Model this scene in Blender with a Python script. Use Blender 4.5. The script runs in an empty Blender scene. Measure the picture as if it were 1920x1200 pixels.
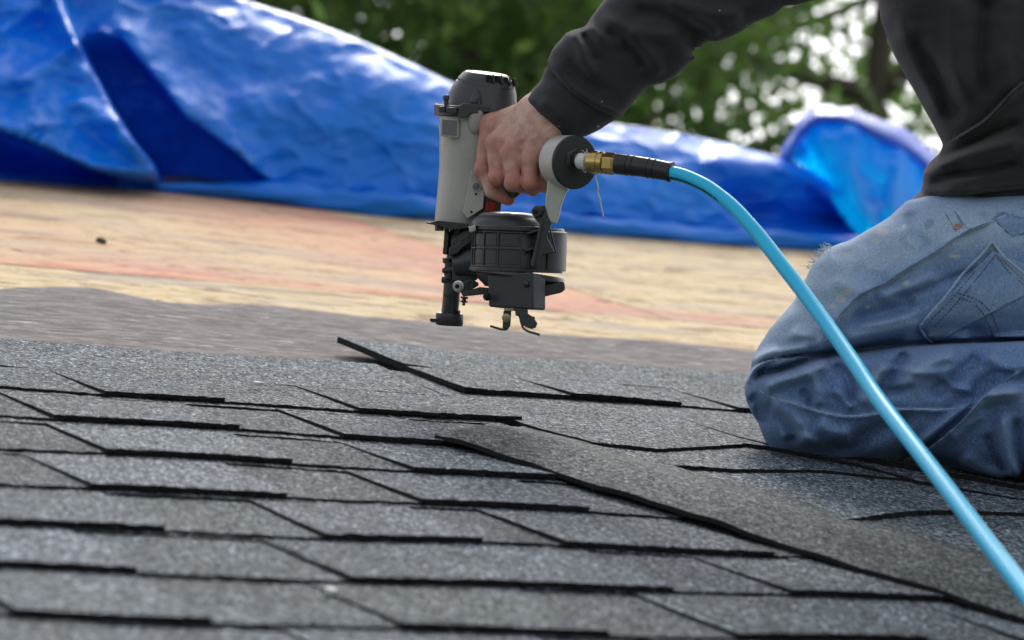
import bpy, bmesh, math, random
import numpy as np
from mathutils import Vector, Matrix, noise as mnoise

random.seed(7)
rng = np.random.default_rng(7)
S = bpy.context.scene
COL = S.collection

# ------------------------------------------------------------------ camera, sky, sun, exposure
# The roof is the reference: courses run along +X, the slope rises along +Y at PHI, the lens stands 0.42 m off it.
PHI = math.radians(18.4)
W_PX, H_PX = 1920.0, 1200.0
CX, CY = W_PX / 2, H_PX / 2
_o1 = np.array([-2300 - CX, -520 - CY]); _o2 = np.array([12000 - CX, 1500 - CY])
F = float(np.sqrt(-(_o1 @ _o2)))                       # focal length in photo pixels
_u = np.array([*_o2, F]); _u /= np.linalg.norm(_u)     # along the courses, in lens axes (right, down, forward)
_w = np.array([*_o1, F]); _w /= np.linalg.norm(_w)     # up the slope
_n = np.cross(_u, _w)
UW = np.array([1.0, 0, 0]); WW = np.array([0, math.cos(PHI), math.sin(PHI)]); NW = np.array([0, -math.sin(PHI), math.cos(PHI)])
M3 = np.stack([UW, WW, NW], 1) @ np.stack([_u, _w, _n], 0)
_r = np.array([0 - CX, 790 - CY, F]) / F
HCAM = float(-2.64 * (_r @ _n))
Z0 = 4.0
ORG = np.array([0, 0, Z0])
CAM = ORG + HCAM * NW
D0 = 3.05                                              # focus distance
PX = D0 / F                                            # one photo pixel at the focus distance, metres

cam = bpy.data.cameras.new('camera'); camo = bpy.data.objects.new('camera', cam); COL.objects.link(camo)
cam.sensor_width = 36.0; cam.lens = F / W_PX * 36.0
cam.clip_start = 0.05; cam.clip_end = 2000
cam.dof.use_dof = True; cam.dof.focus_distance = D0 - 0.03; cam.dof.aperture_fstop = 8.0; cam.dof.aperture_blades = 0
_mw = Matrix.Identity(4)
for i in range(3):
    _mw[i][0] = M3[i, 0]; _mw[i][1] = -M3[i, 1]; _mw[i][2] = -M3[i, 2]; _mw[i][3] = CAM[i]
camo.matrix_world = _mw
S.camera = camo

SUN_EL, SUN_AZ = math.radians(47), math.radians(36)    # azimuth clockwise from +Y
world = bpy.data.worlds.new('World'); S.world = world; world.use_nodes = True
wn = world.node_tree; wn.nodes.clear()
sky = wn.nodes.new('ShaderNodeTexSky'); sky.sky_type = 'NISHITA'; sky.sun_disc = False
sky.sun_elevation = SUN_EL; sky.sun_rotation = SUN_AZ
sky.altitude = 100; sky.air_density = 1.0; sky.dust_density = 4.0; sky.ozone_density = 1.0
hs = wn.nodes.new('ShaderNodeHueSaturation'); hs.inputs['Saturation'].default_value = 0.35
bg = wn.nodes.new('ShaderNodeBackground'); bg.inputs['Strength'].default_value = 0.15
wo = wn.nodes.new('ShaderNodeOutputWorld')
wn.links.new(sky.outputs[0], hs.inputs['Color']); wn.links.new(hs.outputs[0], bg.inputs['Color']); wn.links.new(bg.outputs[0], wo.inputs['Surface'])
sl = bpy.data.lights.new('sun', 'SUN'); sl.energy = 0.72; sl.angle = math.radians(12); sl.color = (1.0, 0.96, 0.9)
so = bpy.data.objects.new('sun', sl); COL.objects.link(so)
_sd = Vector((math.sin(SUN_AZ) * math.cos(SUN_EL), math.cos(SUN_AZ) * math.cos(SUN_EL), math.sin(SUN_EL)))
so.rotation_euler = (-_sd).to_track_quat('-Z', 'Y').to_euler(); so.location = (0, 0, 30)
S.view_settings.view_transform = 'Standard'; S.view_settings.look = 'None'
S.view_settings.exposure = 0.74; S.view_settings.gamma = 1.0; S.view_settings.use_curve_mapping = False
S.render.engine = 'CYCLES'
S.cycles.max_bounces = 8; S.cycles.transparent_max_bounces = 12
S.cycles.use_denoising = True

# ------------------------------------------------------------------ coordinates
def ray(px, py):
    return M3 @ (np.array([px - CX, py - CY, F]) / F)
def U(px, py, D):                                      # a point at depth D metres
    return CAM + D * ray(px, py)
def U3a(P):                                            # array (n,3): pixel, pixel, pixel-sized depth offset from the focus distance
    P = np.asarray(P, float)
    D = D0 * (1 + P[:, 2] / F)
    L = np.stack([(P[:, 0] - CX) / F * D, (P[:, 1] - CY) / F * D, D], 1)
    return CAM + L @ M3.T
def U3(px, py, pz=0.0):
    return U3a([[px, py, pz]])[0]
def roofa(P):                                          # array (n,3): along course, up slope, height above the shingle plane
    P = np.asarray(P, float)
    return ORG + P[:, :1] * UW + P[:, 1:2] * WW + P[:, 2:3] * NW
def roof(a, b, h=0.0):
    return roofa([[a, b, h]])[0]
def on_roof(px, py, h=0.0):                            # where a line of sight meets the roof: (a, b)
    d = ray(px, py); t = (h - HCAM) / (d @ NW)
    q = CAM + t * d - ORG
    return float(q @ UW), float(q @ WW)

# ------------------------------------------------------------------ naming
LOC = {}
def tag(o, label=None, cat=None, group=None, kind=None):
    if label: o['label'] = label
    if cat: o['category'] = cat
    if group: o['group'] = group
    if kind: o['kind'] = kind
    return o
def empty(name, loc, label=None, cat=None, group=None, kind=None):
    o = bpy.data.objects.new(name, None); COL.objects.link(o)
    o.location = Vector(loc); o.empty_display_size = 0.05
    LOC[o.name] = np.array(loc, float)
    return tag(o, label, cat, group, kind)

# ------------------------------------------------------------------ mesh builder
def ident(P): return np.asarray(P, float)
class B:
    def __init__(s, space=U3a):
        s.v = []; s.f = []; s.m = []; s.space = space; s.mi = 0
    def add(s, verts, faces, mi=None):
        o = len(s.v); s.v.extend([tuple(map(float, p)) for p in verts])
        for f in faces:
            s.f.append(tuple(i + o for i in f)); s.m.append(s.mi if mi is None else mi)
        return s
    def box(s, c, size, R=None, taper=1.0):
        hx, hy, hz = [q / 2 for q in size]
        P = []
        for z in (-1, 1):
            for y in (-1, 1):
                for x in (-1, 1):
                    k = taper if y > 0 else 1.0
                    P.append((x * hx * k, y * hy, z * hz * k))
        P = np.array(P)
        if R is not None: P = P @ np.array(R).T
        P = P + np.array(c)
        return s.add(P, [(0, 2, 3, 1), (4, 5, 7, 6), (0, 1, 5, 4), (2, 6, 7, 3), (0, 4, 6, 2), (1, 3, 7, 5)])
    def prism(s, poly, z0, z1, skew=(0, 0)):           # outline in the first two axes, given thickness along the third
        n = len(poly)
        P = [(x, y, z0) for x, y in poly] + [(x + skew[0], y + skew[1], z1) for x, y in poly]
        return s.add(P, [tuple(range(n - 1, -1, -1)), tuple(range(n, 2 * n))] + [(i, (i + 1) % n, n + (i + 1) % n, n + i) for i in range(n)])
    def lathe(s, p, axis, prof, n=28, cap=True, sq=None):        # prof: (distance along the axis, radius)
        p = np.array(p, float); a = np.array(axis, float); a /= np.linalg.norm(a)
        t = np.array([0, 0, 1.0]) if abs(a[2]) < 0.9 else np.array([0, 1.0, 0])
        e1 = np.cross(a, t); e1 /= np.linalg.norm(e1); e2 = np.cross(a, e1)
        P = []
        for d, r in prof:
            for k in range(n):
                th = 2 * math.pi * k / n
                P.append(p + a * d + r * (math.cos(th) * e1 + math.sin(th) * e2))
        Fc = []
        for j in range(len(prof) - 1):
            for k in range(n):
                k2 = (k + 1) % n
                Fc.append((j * n + k, j * n + k2, (j + 1) * n + k2, (j + 1) * n + k))
        if cap:
            Fc.append(tuple(range(n - 1, -1, -1))); Fc.append(tuple((len(prof) - 1) * n + k for k in range(n)))
        return s.add(P, Fc)
    def loft(s, rings, cap=True):                      # rings: equal-length point loops
        n = len(rings[0]); P = [p for r in rings for p in r]; Fc = []
        for j in range(len(rings) - 1):
            for k in range(n):
                k2 = (k + 1) % n
                Fc.append((j * n + k, j * n + k2, (j + 1) * n + k2, (j + 1) * n + k))
        if cap:
            Fc.append(tuple(range(n - 1, -1, -1))); Fc.append(tuple((len(rings) - 1) * n + k for k in range(n)))
        return s.add(P, Fc)
    def tube(s, pts, rad, n=12, cap=True):
        pts = np.array(pts, float); m = len(pts)
        rad = np.full(m, rad, float) if np.isscalar(rad) else np.array(rad, float)
        T = np.gradient(pts, axis=0); T /= np.linalg.norm(T, axis=1)[:, None] + 1e-12
        up = np.array([0, 0, 1.0]) if abs(T[0][2]) < 0.9 else np.array([0, 1.0, 0])
        e1 = np.cross(T[0], up); e1 /= np.linalg.norm(e1); rings = []
        for i in range(m):
            e1 = e1 - T[i] * (e1 @ T[i]); e1 /= np.linalg.norm(e1) + 1e-12; e2 = np.cross(T[i], e1)
            rings.append([pts[i] + rad[i] * (math.cos(2 * math.pi * k / n) * e1 + math.sin(2 * math.pi * k / n) * e2) for k in range(n)])
        return s.loft(rings, cap)
    def grid(s, G, mi=None):                           # G: (rows, cols, 3)
        r, c = G.shape[:2]
        return s.add(G.reshape(-1, 3), [(i * c + j, i * c + j + 1, (i + 1) * c + j + 1, (i + 1) * c + j) for i in range(r - 1) for j in range(c - 1)], mi)
    def make(s, name, mats, parent=None, smooth=35, bevel=0, recalc=True, loc=None, segs=2):
        P = s.space(np.array(s.v))
        base = LOC[parent.name] if parent is not None else (np.array(loc, float) if loc is not None else P.mean(0))
        me = bpy.data.meshes.new(name)
        me.from_pydata((P - base).tolist(), [], s.f)
        if not isinstance(mats, (list, tuple)): mats = [mats]
        for m in mats: me.materials.append(m)
        me.polygons.foreach_set('material_index', s.m)
        if recalc:
            bm = bmesh.new(); bm.from_mesh(me); bmesh.ops.recalc_face_normals(bm, faces=bm.faces); bm.to_mesh(me); bm.free()
        o = bpy.data.objects.new(name, me); COL.objects.link(o)
        if smooth:
            me.polygons.foreach_set('use_smooth', [True] * len(me.polygons))
            if smooth < 180: me.set_sharp_from_angle(angle=math.radians(smooth))
        if bevel:
            b = o.modifiers.new('edge', 'BEVEL'); b.width = bevel; b.segments = segs; b.limit_method = 'ANGLE'; b.angle_limit = math.radians(40)
            b.harden_normals = True
        if parent is not None: o.parent = parent
        else: o.location = Vector(base)
        LOC[o.name] = base
        me.update()
        return o

def spline(pts, n=60):                                 # Catmull-Rom through points of any dimension
    P = np.array(pts, float); P = np.vstack([2 * P[0] - P[1], P, 2 * P[-1] - P[-2]])
    out = []; m = len(P) - 3
    for t in np.linspace(0, m - 1e-9, n):
        i = int(t); x = t - i; p0, p1, p2, p3 = P[i:i + 4]
        out.append(0.5 * (2 * p1 + (p2 - p0) * x + (2 * p0 - 5 * p1 + 4 * p2 - p3) * x * x + (3 * p1 - p0 - 3 * p2 + p3) * x ** 3))
    return np.array(out)
def sstep(a, b, x):
    t = np.clip((x - a) / (b - a), 0, 1); return t * t * (3 - 2 * t)
def poly_dist(X, Y, poly, closed=True):                # signed distance (inside positive) or plain distance to a polyline
    P = np.array(poly, float); n = len(P); d = np.full(X.shape, 1e9); ins = np.zeros(X.shape, bool)
    for i in range(n if closed else n - 1):
        ax, ay = P[i]; bx, by = P[(i + 1) % n]; dx, dy = bx - ax, by - ay
        t = np.clip(((X - ax) * dx + (Y - ay) * dy) / (dx * dx + dy * dy + 1e-12), 0, 1)
        d = np.minimum(d, np.hypot(X - ax - t * dx, Y - ay - t * dy))
        if closed and ay != by:
            c = ((ay > Y) != (by > Y)) & (X < (bx - ax) * (Y - ay) / (by - ay) + ax); ins ^= c
    return np.where(ins, d, -d) if closed else d
def line_info(X, Y, line):                             # distance, signed side (+ right of travel on screen), position 0..1 along a polyline
    P = np.array(line, float); L = np.r_[0, np.cumsum(np.hypot(*np.diff(P, axis=0).T))]
    d = np.full(X.shape, 1e9); sd = np.zeros(X.shape); pos = np.zeros(X.shape)
    for i in range(len(P) - 1):
        ax, ay = P[i]; dx, dy = P[i + 1] - P[i]; l2 = dx * dx + dy * dy
        t = np.clip(((X - ax) * dx + (Y - ay) * dy) / l2, 0, 1)
        q = np.hypot(X - ax - t * dx, Y - ay - t * dy); c = np.sign(dx * (Y - ay) - dy * (X - ax))
        k = q < d; d = np.where(k, q, d); sd = np.where(k, c * q, sd); pos = np.where(k, (L[i] + t * math.sqrt(l2)) / L[-1], pos)
    return d, sd, pos

def surface_nets(V, org, h):                           # V < 0 inside; returns vertices and quads
    nx, ny, nz = V.shape; ins = V < 0
    corners = [(i, j, k) for i in (0, 1) for j in (0, 1) for k in (0, 1)]
    cnt = sum(ins[i:nx - 1 + i, j:ny - 1 + j, k:nz - 1 + k].astype(np.int8) for i, j, k in corners)
    act = np.argwhere((cnt > 0) & (cnt < 8))
    idx = -np.ones((nx - 1, ny - 1, nz - 1), np.int64); idx[act[:, 0], act[:, 1], act[:, 2]] = np.arange(len(act))
    pos = np.zeros((len(act), 3)); wt = np.zeros(len(act))
    for a in range(8):
        for b in range(a + 1, 8):
            ca, cb = np.array(corners[a]), np.array(corners[b])
            if np.abs(ca - cb).sum() != 1: continue
            pa, pb = act + ca, act + cb
            va = V[pa[:, 0], pa[:, 1], pa[:, 2]]; vb = V[pb[:, 0], pb[:, 1], pb[:, 2]]
            k = (va < 0) != (vb < 0); t = np.where(k, va / np.where(k, va - vb, 1), 0)
            pos += np.where(k[:, None], pa + t[:, None] * (cb - ca), 0); wt += k
    pos /= wt[:, None]
    faces = []
    for ax in range(3):
        o1, o2 = [(1, 2), (2, 0), (0, 1)][ax]
        sl0 = [slice(None)] * 3; sl1 = [slice(None)] * 3; sl0[ax] = slice(0, -1); sl1[ax] = slice(1, None)
        a, b = ins[tuple(sl0)], ins[tuple(sl1)]
        for flip, msk in ((0, a & ~b), (1, ~a & b)):
            e = np.argwhere(msk)
            e = e[(e[:, o1] > 0) & (e[:, o2] > 0) & (e[:, o1] < V.shape[o1] - 1) & (e[:, o2] < V.shape[o2] - 1)]
            d1 = np.zeros(3, int); d2 = np.zeros(3, int); d1[o1] = 1; d2[o2] = 1
            q = [idx[tuple((e - x).T)] for x in (d1 * 0, d1, d1 + d2, d2)]
            q = np.stack(q if not flip else q[::-1], 1)
            faces.append(q)
    faces = np.concatenate(faces)
    return pos * h + np.array(org), faces
def mesh_arrays(name, P, faces, mat, parent=None, smooth=True, base=None):
    base = LOC[parent.name] if parent is not None else (P.mean(0) if base is None else base)
    me = bpy.data.meshes.new(name); P = P - base
    me.vertices.add(len(P)); me.vertices.foreach_set('co', P.astype(np.float32).ravel())
    k = faces.shape[1]
    me.loops.add(len(faces) * k); me.loops.foreach_set('vertex_index', faces.astype(np.int32).ravel())
    me.polygons.add(len(faces)); me.polygons.foreach_set('loop_start', np.arange(0, len(faces) * k, k, dtype=np.int32))
    me.update(calc_edges=True); me.validate()
    if smooth: me.polygons.foreach_set('use_smooth', np.ones(len(me.polygons), bool))
    me.materials.append(mat)
    o = bpy.data.objects.new(name, me); COL.objects.link(o)
    if parent is not None: o.parent = parent
    else: o.location = Vector(base)
    LOC[o.name] = base
    return o

# ------------------------------------------------------------------ materials
class Mat:
    def __init__(s, name):
        s.m = bpy.data.materials.new(name); s.m.use_nodes = True
        s.t = s.m.node_tree; s.N = s.t.nodes; s.p = s.N['Principled BSDF']; s.out = s.N['Material Output']
    def n(s, typ, **kw):
        x = s.N.new('ShaderNode' + typ)
        for k, v in kw.items():
            if k.startswith('i_'): x.inputs[int(k[2:]) if k[2:].isdigit() else k[2:]].default_value = v
            else: setattr(x, k, v)
        return x
    def l(s, a, b): s.t.links.new(a, b)
    def obj(s, scale=(1, 1, 1), rot=(0, 0, 0)):
        tc = s.n('TexCoord'); mp = s.n('Mapping'); mp.inputs['Scale'].default_value = scale; mp.inputs['Rotation'].default_value = rot
        s.l(tc.outputs['Object'], mp.inputs['Vector']); return mp.outputs[0]
    def noise(s, scale, vec=None, detail=4, rough=0.55, dist=0.0):
        x = s.n('TexNoise'); x.inputs['Scale'].default_value = scale; x.inputs['Detail'].default_value = detail
        x.inputs['Roughness'].default_value = rough; x.inputs['Distortion'].default_value = dist
        s.l(vec if vec is not None else s.obj(), x.inputs['Vector']); return x.outputs[0]
    def ramp(s, fac, stops, interp='LINEAR'):
        x = s.n('ValToRGB'); r = x.color_ramp; r.interpolation = interp
        while len(r.elements) < len(stops): r.elements.new(0.5)
        for e, (p, c) in zip(r.elements, stops):
            e.position = p; e.color = (*c, 1) if len(c) == 3 else c
        s.l(fac, x.inputs[0]); return x.outputs[0]
    def mix(s, fac, a, b, mode='MIX'):
        x = s.n('Mix', data_type='RGBA', blend_type=mode)
        for sock, v in ((x.inputs[0], fac), (x.inputs[6], a), (x.inputs[7], b)):
            if hasattr(v, 'is_linked'): s.l(v, sock)
            else: sock.default_value = v if not isinstance(v, tuple) or len(v) == 4 else (*v, 1)
        return x.outputs[2]
    def math(s, op, a, b=0.0):
        x = s.n('Math', operation=op)
        for sock, v in ((x.inputs[0], a), (x.inputs[1], b)):
            if hasattr(v, 'is_linked'): s.l(v, sock)
            else: sock.default_value = v
        return x.outputs[0]
    def bump(s, h, strength=0.3, dist=0.001, nrm=None):
        x = s.n('Bump'); x.inputs['Strength'].default_value = strength; x.inputs['Distance'].default_value = dist
        s.l(h, x.inputs['Height'])
        if nrm is not None: s.l(nrm, x.inputs['Normal'])
        s.l(x.outputs[0], s.p.inputs['Normal']); return x.outputs[0]
    def set(s, col=None, rough=None, metal=None, spec=None, **kw):
        for k, v in (('Base Color', col), ('Roughness', rough), ('Metallic', metal), ('Specular IOR Level', spec), *[(k.replace('_', ' '), v) for k, v in kw.items()]):
            if v is None: continue
            if hasattr(v, 'is_linked'): s.l(v, s.p.inputs[k])
            else: s.p.inputs[k].default_value = (*v, 1) if isinstance(v, tuple) and len(v) == 3 else v
        return s

def plain(name, col, rough=0.5, metal=0.0, spec=0.5, grain=0.12, gs=900, bump=0.15, bd=0.0004):
    m = Mat(name); nz = m.noise(gs, detail=3)
    lo = tuple(c * (1 - grain) for c in col); hi = tuple(min(1, c * (1 + grain)) for c in col)
    big = m.noise(25, detail=5)
    c = m.mix(m.ramp(big, [(0.35, (0, 0, 0)), (0.7, (1, 1, 1))]), m.ramp(nz, [(0.3, lo), (0.7, hi)]), tuple(x * 0.82 for x in col))
    m.set(col=c, rough=m.ramp(big, [(0.3, (rough * .85,) * 3), (0.7, (min(1, rough * 1.2),) * 3)]), metal=metal, spec=spec)
    if bump: m.bump(nz, bump, bd)
    return m.m

def shingle_mat():
    m = Mat('shingle_granules')
    v = m.obj()
    vo = m.n('TexVoronoi', feature='F1'); vo.inputs['Scale'].default_value = 520; m.l(m.obj((1, 0.55, 0.55)), vo.inputs['Vector'])
    sx = m.n('SeparateColor'); m.l(vo.outputs['Color'], sx.inputs[0])
    c = m.ramp(sx.outputs[0], [(0.0, (0.013, 0.017, 0.020)), (0.33, (0.051, 0.061, 0.067)), (0.66, (0.115, 0.134, 0.143)), (0.88, (0.215, 0.245, 0.256)), (1.0, (0.44, 0.485, 0.49))])
    tone = m.n('Attribute', attribute_name='tone')     # the blend of granules differs from tab to tab
    warm = m.mix(m.noise(3.3, v, 3), (0.88, 0.97, 1.01), (1.05, 0.99, 1.0))
    c = m.mix(1.0, c, tone.outputs['Color'], 'MULTIPLY'); c = m.mix(1.0, c, warm, 'MULTIPLY')
    pat = m.ramp(m.noise(17, v, 6, 0.65), [(0.3, (0.70,) * 3), (0.7, (1.28,) * 3)])
    c = m.mix(1.0, c, pat, 'MULTIPLY')
    scuff = m.ramp(m.noise(9, v, 6, 0.75), [(0.68, (0, 0, 0)), (0.76, (1, 1, 1))])
    c = m.mix(m.math('MULTIPLY', scuff, 0.22), c, (0.33, 0.32, 0.29))
    m.set(col=c, rough=m.ramp(sx.outputs[1], [(0, (0.6,) * 3), (1, (0.98,) * 3)]), spec=0.09)
    h = m.math('ADD', m.math('MULTIPLY', sx.outputs[2], 1.0), m.math('MULTIPLY', vo.outputs['Distance'], -1.0))
    m.bump(h, 0.75, 0.0009)
    return m.m
def shingle_edge_mat():
    m = Mat('shingle_asphalt_edge'); nz = m.noise(420, detail=4)
    m.set(col=m.ramp(nz, [(0.35, (0.004, 0.004, 0.004)), (0.62, (0.016, 0.015, 0.014)), (0.8, (0.05, 0.048, 0.044))]), rough=0.85, spec=0.25)
    m.bump(nz, 0.8, 0.001); return m.m
def ply_mat():
    m = Mat('plywood_face')
    v = m.obj((2.3, 6.0, 6.0))
    g = m.noise(2.6, v, 10, 0.80, 0.9); g2 = m.noise(9, m.obj((1.3, 4.5, 4.5)), 8, 0.8)
    c = m.ramp(g, [(0.38, (0.30, 0.18, 0.085)), (0.46, (0.60, 0.45, 0.25)), (0.54, (0.72, 0.575, 0.345)), (0.63, (0.44, 0.30, 0.16))])
    c = m.mix(m.ramp(g2, [(0.49, (0, 0, 0)), (0.58, (0.8,) * 3)]), c, (0.70, 0.57, 0.38))
    streak = m.ramp(m.noise(3.4, m.obj((1.7, 6, 6)), 8, 0.75, 0.6), [(0.53, (0, 0, 0)), (0.585, (1, 1, 1))])
    c = m.mix(m.math('MULTIPLY', streak, 0.8), c, (0.24, 0.145, 0.08))
    dash = m.ramp(m.noise(20, m.obj((1.1, 1.3, 1.3)), 6, 0.8), [(0.585, (0, 0, 0)), (0.615, (1, 1, 1))]); c = m.mix(m.math('MULTIPLY', dash, 0.75), c, (0.13, 0.085, 0.055))
    grey = m.ramp(m.noise(1.7, m.obj((1.0, 5, 5)), 6, 0.7, 0.5), [(0.51, (0, 0, 0)), (0.60, (1, 1, 1))])
    c = m.mix(m.math('MULTIPLY', grey, 0.55), c, (0.36, 0.33, 0.31))
    st = m.n('Attribute', attribute_name='red_stain')   # red edge sealer sprayed on the sheet edges
    blot = m.ramp(m.noise(6, m.obj((1.0, 3.0, 3.0)), 6, 0.7, 0.5), [(0.3, (0.15,) * 3), (0.65, (1, 1, 1))])
    c = m.mix(m.math('MULTIPLY', m.math('MULTIPLY', st.outputs['Fac'], blot), 0.8), c, (0.68, 0.25, 0.19))
    knots = m.ramp(m.noise(13, m.obj((1, 1.3, 1.3)), 4, 0.65), [(0.645, (0, 0, 0)), (0.68, (1, 1, 1))])
    c = m.mix(m.math('MULTIPLY', knots, 0.7), c, (0.12, 0.07, 0.04))
    m.set(col=c, rough=0.85, spec=0.12)
    m.bump(m.math('ADD', g, g2), 0.5, 0.002)
    return m.m
def felt_mat():
    m = Mat('synthetic_underlayment')
    g = m.noise(30, m.obj((0.9, 2.4, 2.4)), 8, 0.8); w = m.noise(900, m.obj((1, 1, 1)), 2)
    c = m.ramp(g, [(0.42, (0.088, 0.078, 0.074)), (0.5, (0.172, 0.154, 0.145)), (0.58, (0.265, 0.24, 0.225))])
    c = m.mix(m.math('MULTIPLY', w, 0.3), c, (0.32, 0.295, 0.28))
    fl = m.ramp(m.noise(30, m.obj((0.7, 2.6, 2.6)), 5, 0.7), [(0.615, (0, 0, 0)), (0.64, (1, 1, 1))])
    c = m.mix(m.math('MULTIPLY', fl, 0.65), c, (0.62, 0.60, 0.58))
    m.set(col=c, rough=0.9, spec=0.12); m.bump(m.math('ADD', g, w), 0.35, 0.0012); return m.m
def tarp_mat(name, c0=(0.0005, 0.20, 0.85), tr=(0.0, 0.24, 0.85), trf=0.10):
    m = Mat(name)
    v = m.obj(); n1 = m.noise(9, v, 6, 0.65, 0.6); n2 = m.noise(3.2, v, 4)
    wv = m.n('TexWave', wave_type='BANDS', bands_direction='X'); wv.inputs['Scale'].default_value = 180; m.l(v, wv.inputs['Vector'])
    c = m.ramp(n2, [(0.3, tuple(x * 0.8 for x in c0)), (0.7, tuple(min(1, x * 1.25 + .002) for x in c0))])
    dirt = m.ramp(m.noise(14, v, 8, 0.75, 0.5), [(0.64, (0, 0, 0)), (0.74, (1, 1, 1))])
    c = m.mix(m.math('MULTIPLY', dirt, 0.45), c, (0.012, 0.025, 0.10))
    dust = m.ramp(m.noise(5.0, m.obj((1.5, 0.7, 3)), 7, 0.72, 1.2), [(0.47, (0, 0, 0)), (0.72, (1, 1, 1))])
    c = m.mix(m.math('MULTIPLY', dust, 0.05), c, (0.42, 0.52, 0.68))
    m.set(col=c, rough=m.ramp(n1, [(0.35, (0.27,) * 3), (0.65, (0.45,) * 3)]), spec=0.38, Coat_Weight=0.10, Coat_Roughness=0.16)
    rn = m.n('TexNoise', noise_type='RIDGED_MULTIFRACTAL'); rn.inputs['Scale'].default_value = 7; rn.inputs['Detail'].default_value = 4; m.l(m.obj((1, 1, 1.6)), rn.inputs['Vector'])
    b = m.bump(m.math('ADD', m.noise(22, m.obj((1, 1, 1.5)), 6, 0.6, 0.8), m.math('MULTIPLY', rn.outputs[0], 0.55)), 0.30, 0.010)
    t = m.n('BsdfTranslucent'); t.inputs['Color'].default_value = (*tr, 1)
    ms = m.n('MixShader'); ms.inputs[0].default_value = trf
    m.l(m.p.outputs[0], ms.inputs[1]); m.l(t.outputs[0], ms.inputs[2]); m.l(ms.outputs[0], m.out.inputs['Surface'])
    return m.m
def leaf_mat(name, c0, c1):
    m = Mat(name); at = m.n('Attribute', attribute_name='shade')
    c = m.ramp(at.outputs['Fac'], [(0.0, c0), (1.0, c1)])
    m.set(col=c, rough=0.5, spec=0.4)
    t = m.n('BsdfTranslucent'); m.l(m.mix(1.0, c, (1.9, 2.1, 1.2), 'MULTIPLY'), t.inputs['Color'])
    ms = m.n('MixShader'); ms.inputs[0].default_value = 0.5
    m.l(m.p.outputs[0], ms.inputs[1]); m.l(t.outputs[0], ms.inputs[2]); m.l(ms.outputs[0], m.out.inputs['Surface'])
    return m.m

MT = dict(tarp_double_shaded=tarp_mat('blue_tarp_doubled_shaded', (0.0005, 0.15, 0.75), (0.002, 0.05, 0.5), 0.10), shingle=shingle_mat(), edge=shingle_edge_mat(), ply=ply_mat(), felt=felt_mat(),
          tarp=tarp_mat('blue_tarp'), tarp_thin_lit=tarp_mat('blue_tarp_single_lit', (0.0005, 0.34, 0.85), (0.0, 0.58, 1.0), 0.7),  # thin fold: cyan raised, light coming through is partly in the colour
          tarp_hem=tarp_mat('blue_tarp_hem', (0.05, 0.15, 0.60), (0.04, 0.16, 0.7), 0.3),
          leaf_a=leaf_mat('leaf_dark', (0.045, 0.085, 0.035), (0.12, 0.19, 0.075)),
          leaf_b=leaf_mat('leaf_mid', (0.06, 0.105, 0.042), (0.16, 0.24, 0.085)),
          bark=plain('bark', (0.09, 0.07, 0.055), 0.9, gs=60, grain=0.4, bump=0.8, bd=0.01),
          lawn=plain('lawn', (0.06, 0.10, 0.03), 0.9, gs=30, grain=0.3))

# ------------------------------------------------------------------ ground and roof
g = B(ident); g.add([(-400, -400, 0), (400, -400, 0), (400, 400, 0), (-400, 400, 0)], [(0, 1, 2, 3)])
tag(g.make('ground', MT['lawn'], smooth=0), 'flat green ground far below the roof', 'ground', kind='structure')

deck = empty('roof_deck', roof(2, 3.6, -0.02), 'bare plywood roof deck with red sprayed sheet edges below the blue tarp', 'roof deck', kind='structure')
RIDGE = 5.75
def panel(a0, a1, b0, b1, stain, lab=None):
    nx, ny = 60, 40
    A, Bb = np.meshgrid(np.linspace(a0, a1, nx), np.linspace(b0, b1, ny))
    h = -0.0125 + 0.0006 * np.sin(A * 5 + Bb * 3)
    bb = B(roofa); G = np.stack([A, Bb, h], 2); bb.grid(G)
    c = [(a0, b0), (a1, b0), (a1, b1), (a0, b1)]
    for (p, q) in zip(c, c[1:] + c[:1]):
        bb.add([(*p, -0.0125), (*q, -0.0125), (*q, -0.0245), (*p, -0.0245)], [(0, 3, 2, 1)])
    o = bb.make('plywood_panel', MT['ply'], deck, smooth=30, recalc=False)
    at = o.data.attributes.new('red_stain', 'FLOAT', 'POINT')
    val = np.zeros(len(o.data.vertices)); val[:nx * ny] = stain(A, Bb).ravel(); at.data.foreach_set('value', val)
    if lab: o['label'] = lab
    return o
SEAM, VS = 3.677, 2.275
none = lambda A, Bb: A * 0
def st_main(A, Bb):
    e1 = np.exp(-((Bb - SEAM) / (0.10 + 0.05 * np.sin(A * 9))) ** 2) * sstep(2.35, 1.6, A)
    e2 = np.exp(-((VS - A) / 0.30) ** 2) * 0.85
    return np.clip(e1 + e2 + 0.22 + 0.10 * np.sin(A * 11 + Bb * 4), 0, 1)
def st_right(A, Bb):
    return np.clip(np.exp(-((Bb - SEAM - 0.05) / 0.07) ** 2) * 0.8 * sstep(2.75, 2.4, A), 0, 1)
panel(-1.4, 1.04, 2.45, SEAM - 0.002, none); panel(1.043, 3.483, 2.45, SEAM - 0.002, none, 'clean yellow plywood sheet'); panel(3.486, 5.9, 2.45, SEAM - 0.002, none)
panel(-0.165, VS, SEAM + 0.002, 4.897, st_main, 'weathered plywood sheet with red edges'); panel(VS + 0.003, 4.715, SEAM + 0.002, 4.897, st_right)
panel(4.718, 7.1, SEAM + 0.002, 4.897, none); panel(1.06, 3.5, 4.9, RIDGE, none); panel(3.503, 5.9, 4.9, RIDGE, none); panel(-1.4, 1.057, 4.9, RIDGE, none)
panel(-1.4, 1.04, 1.2, 2.447, none); panel(1.043, 3.483, 1.2, 2.447, none)
fs = B(ident); p0, p1 = roof(-1.4, RIDGE, -0.013), roof(7.1, RIDGE, -0.013); dn = np.array([0, 3.5, -1.2])
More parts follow.
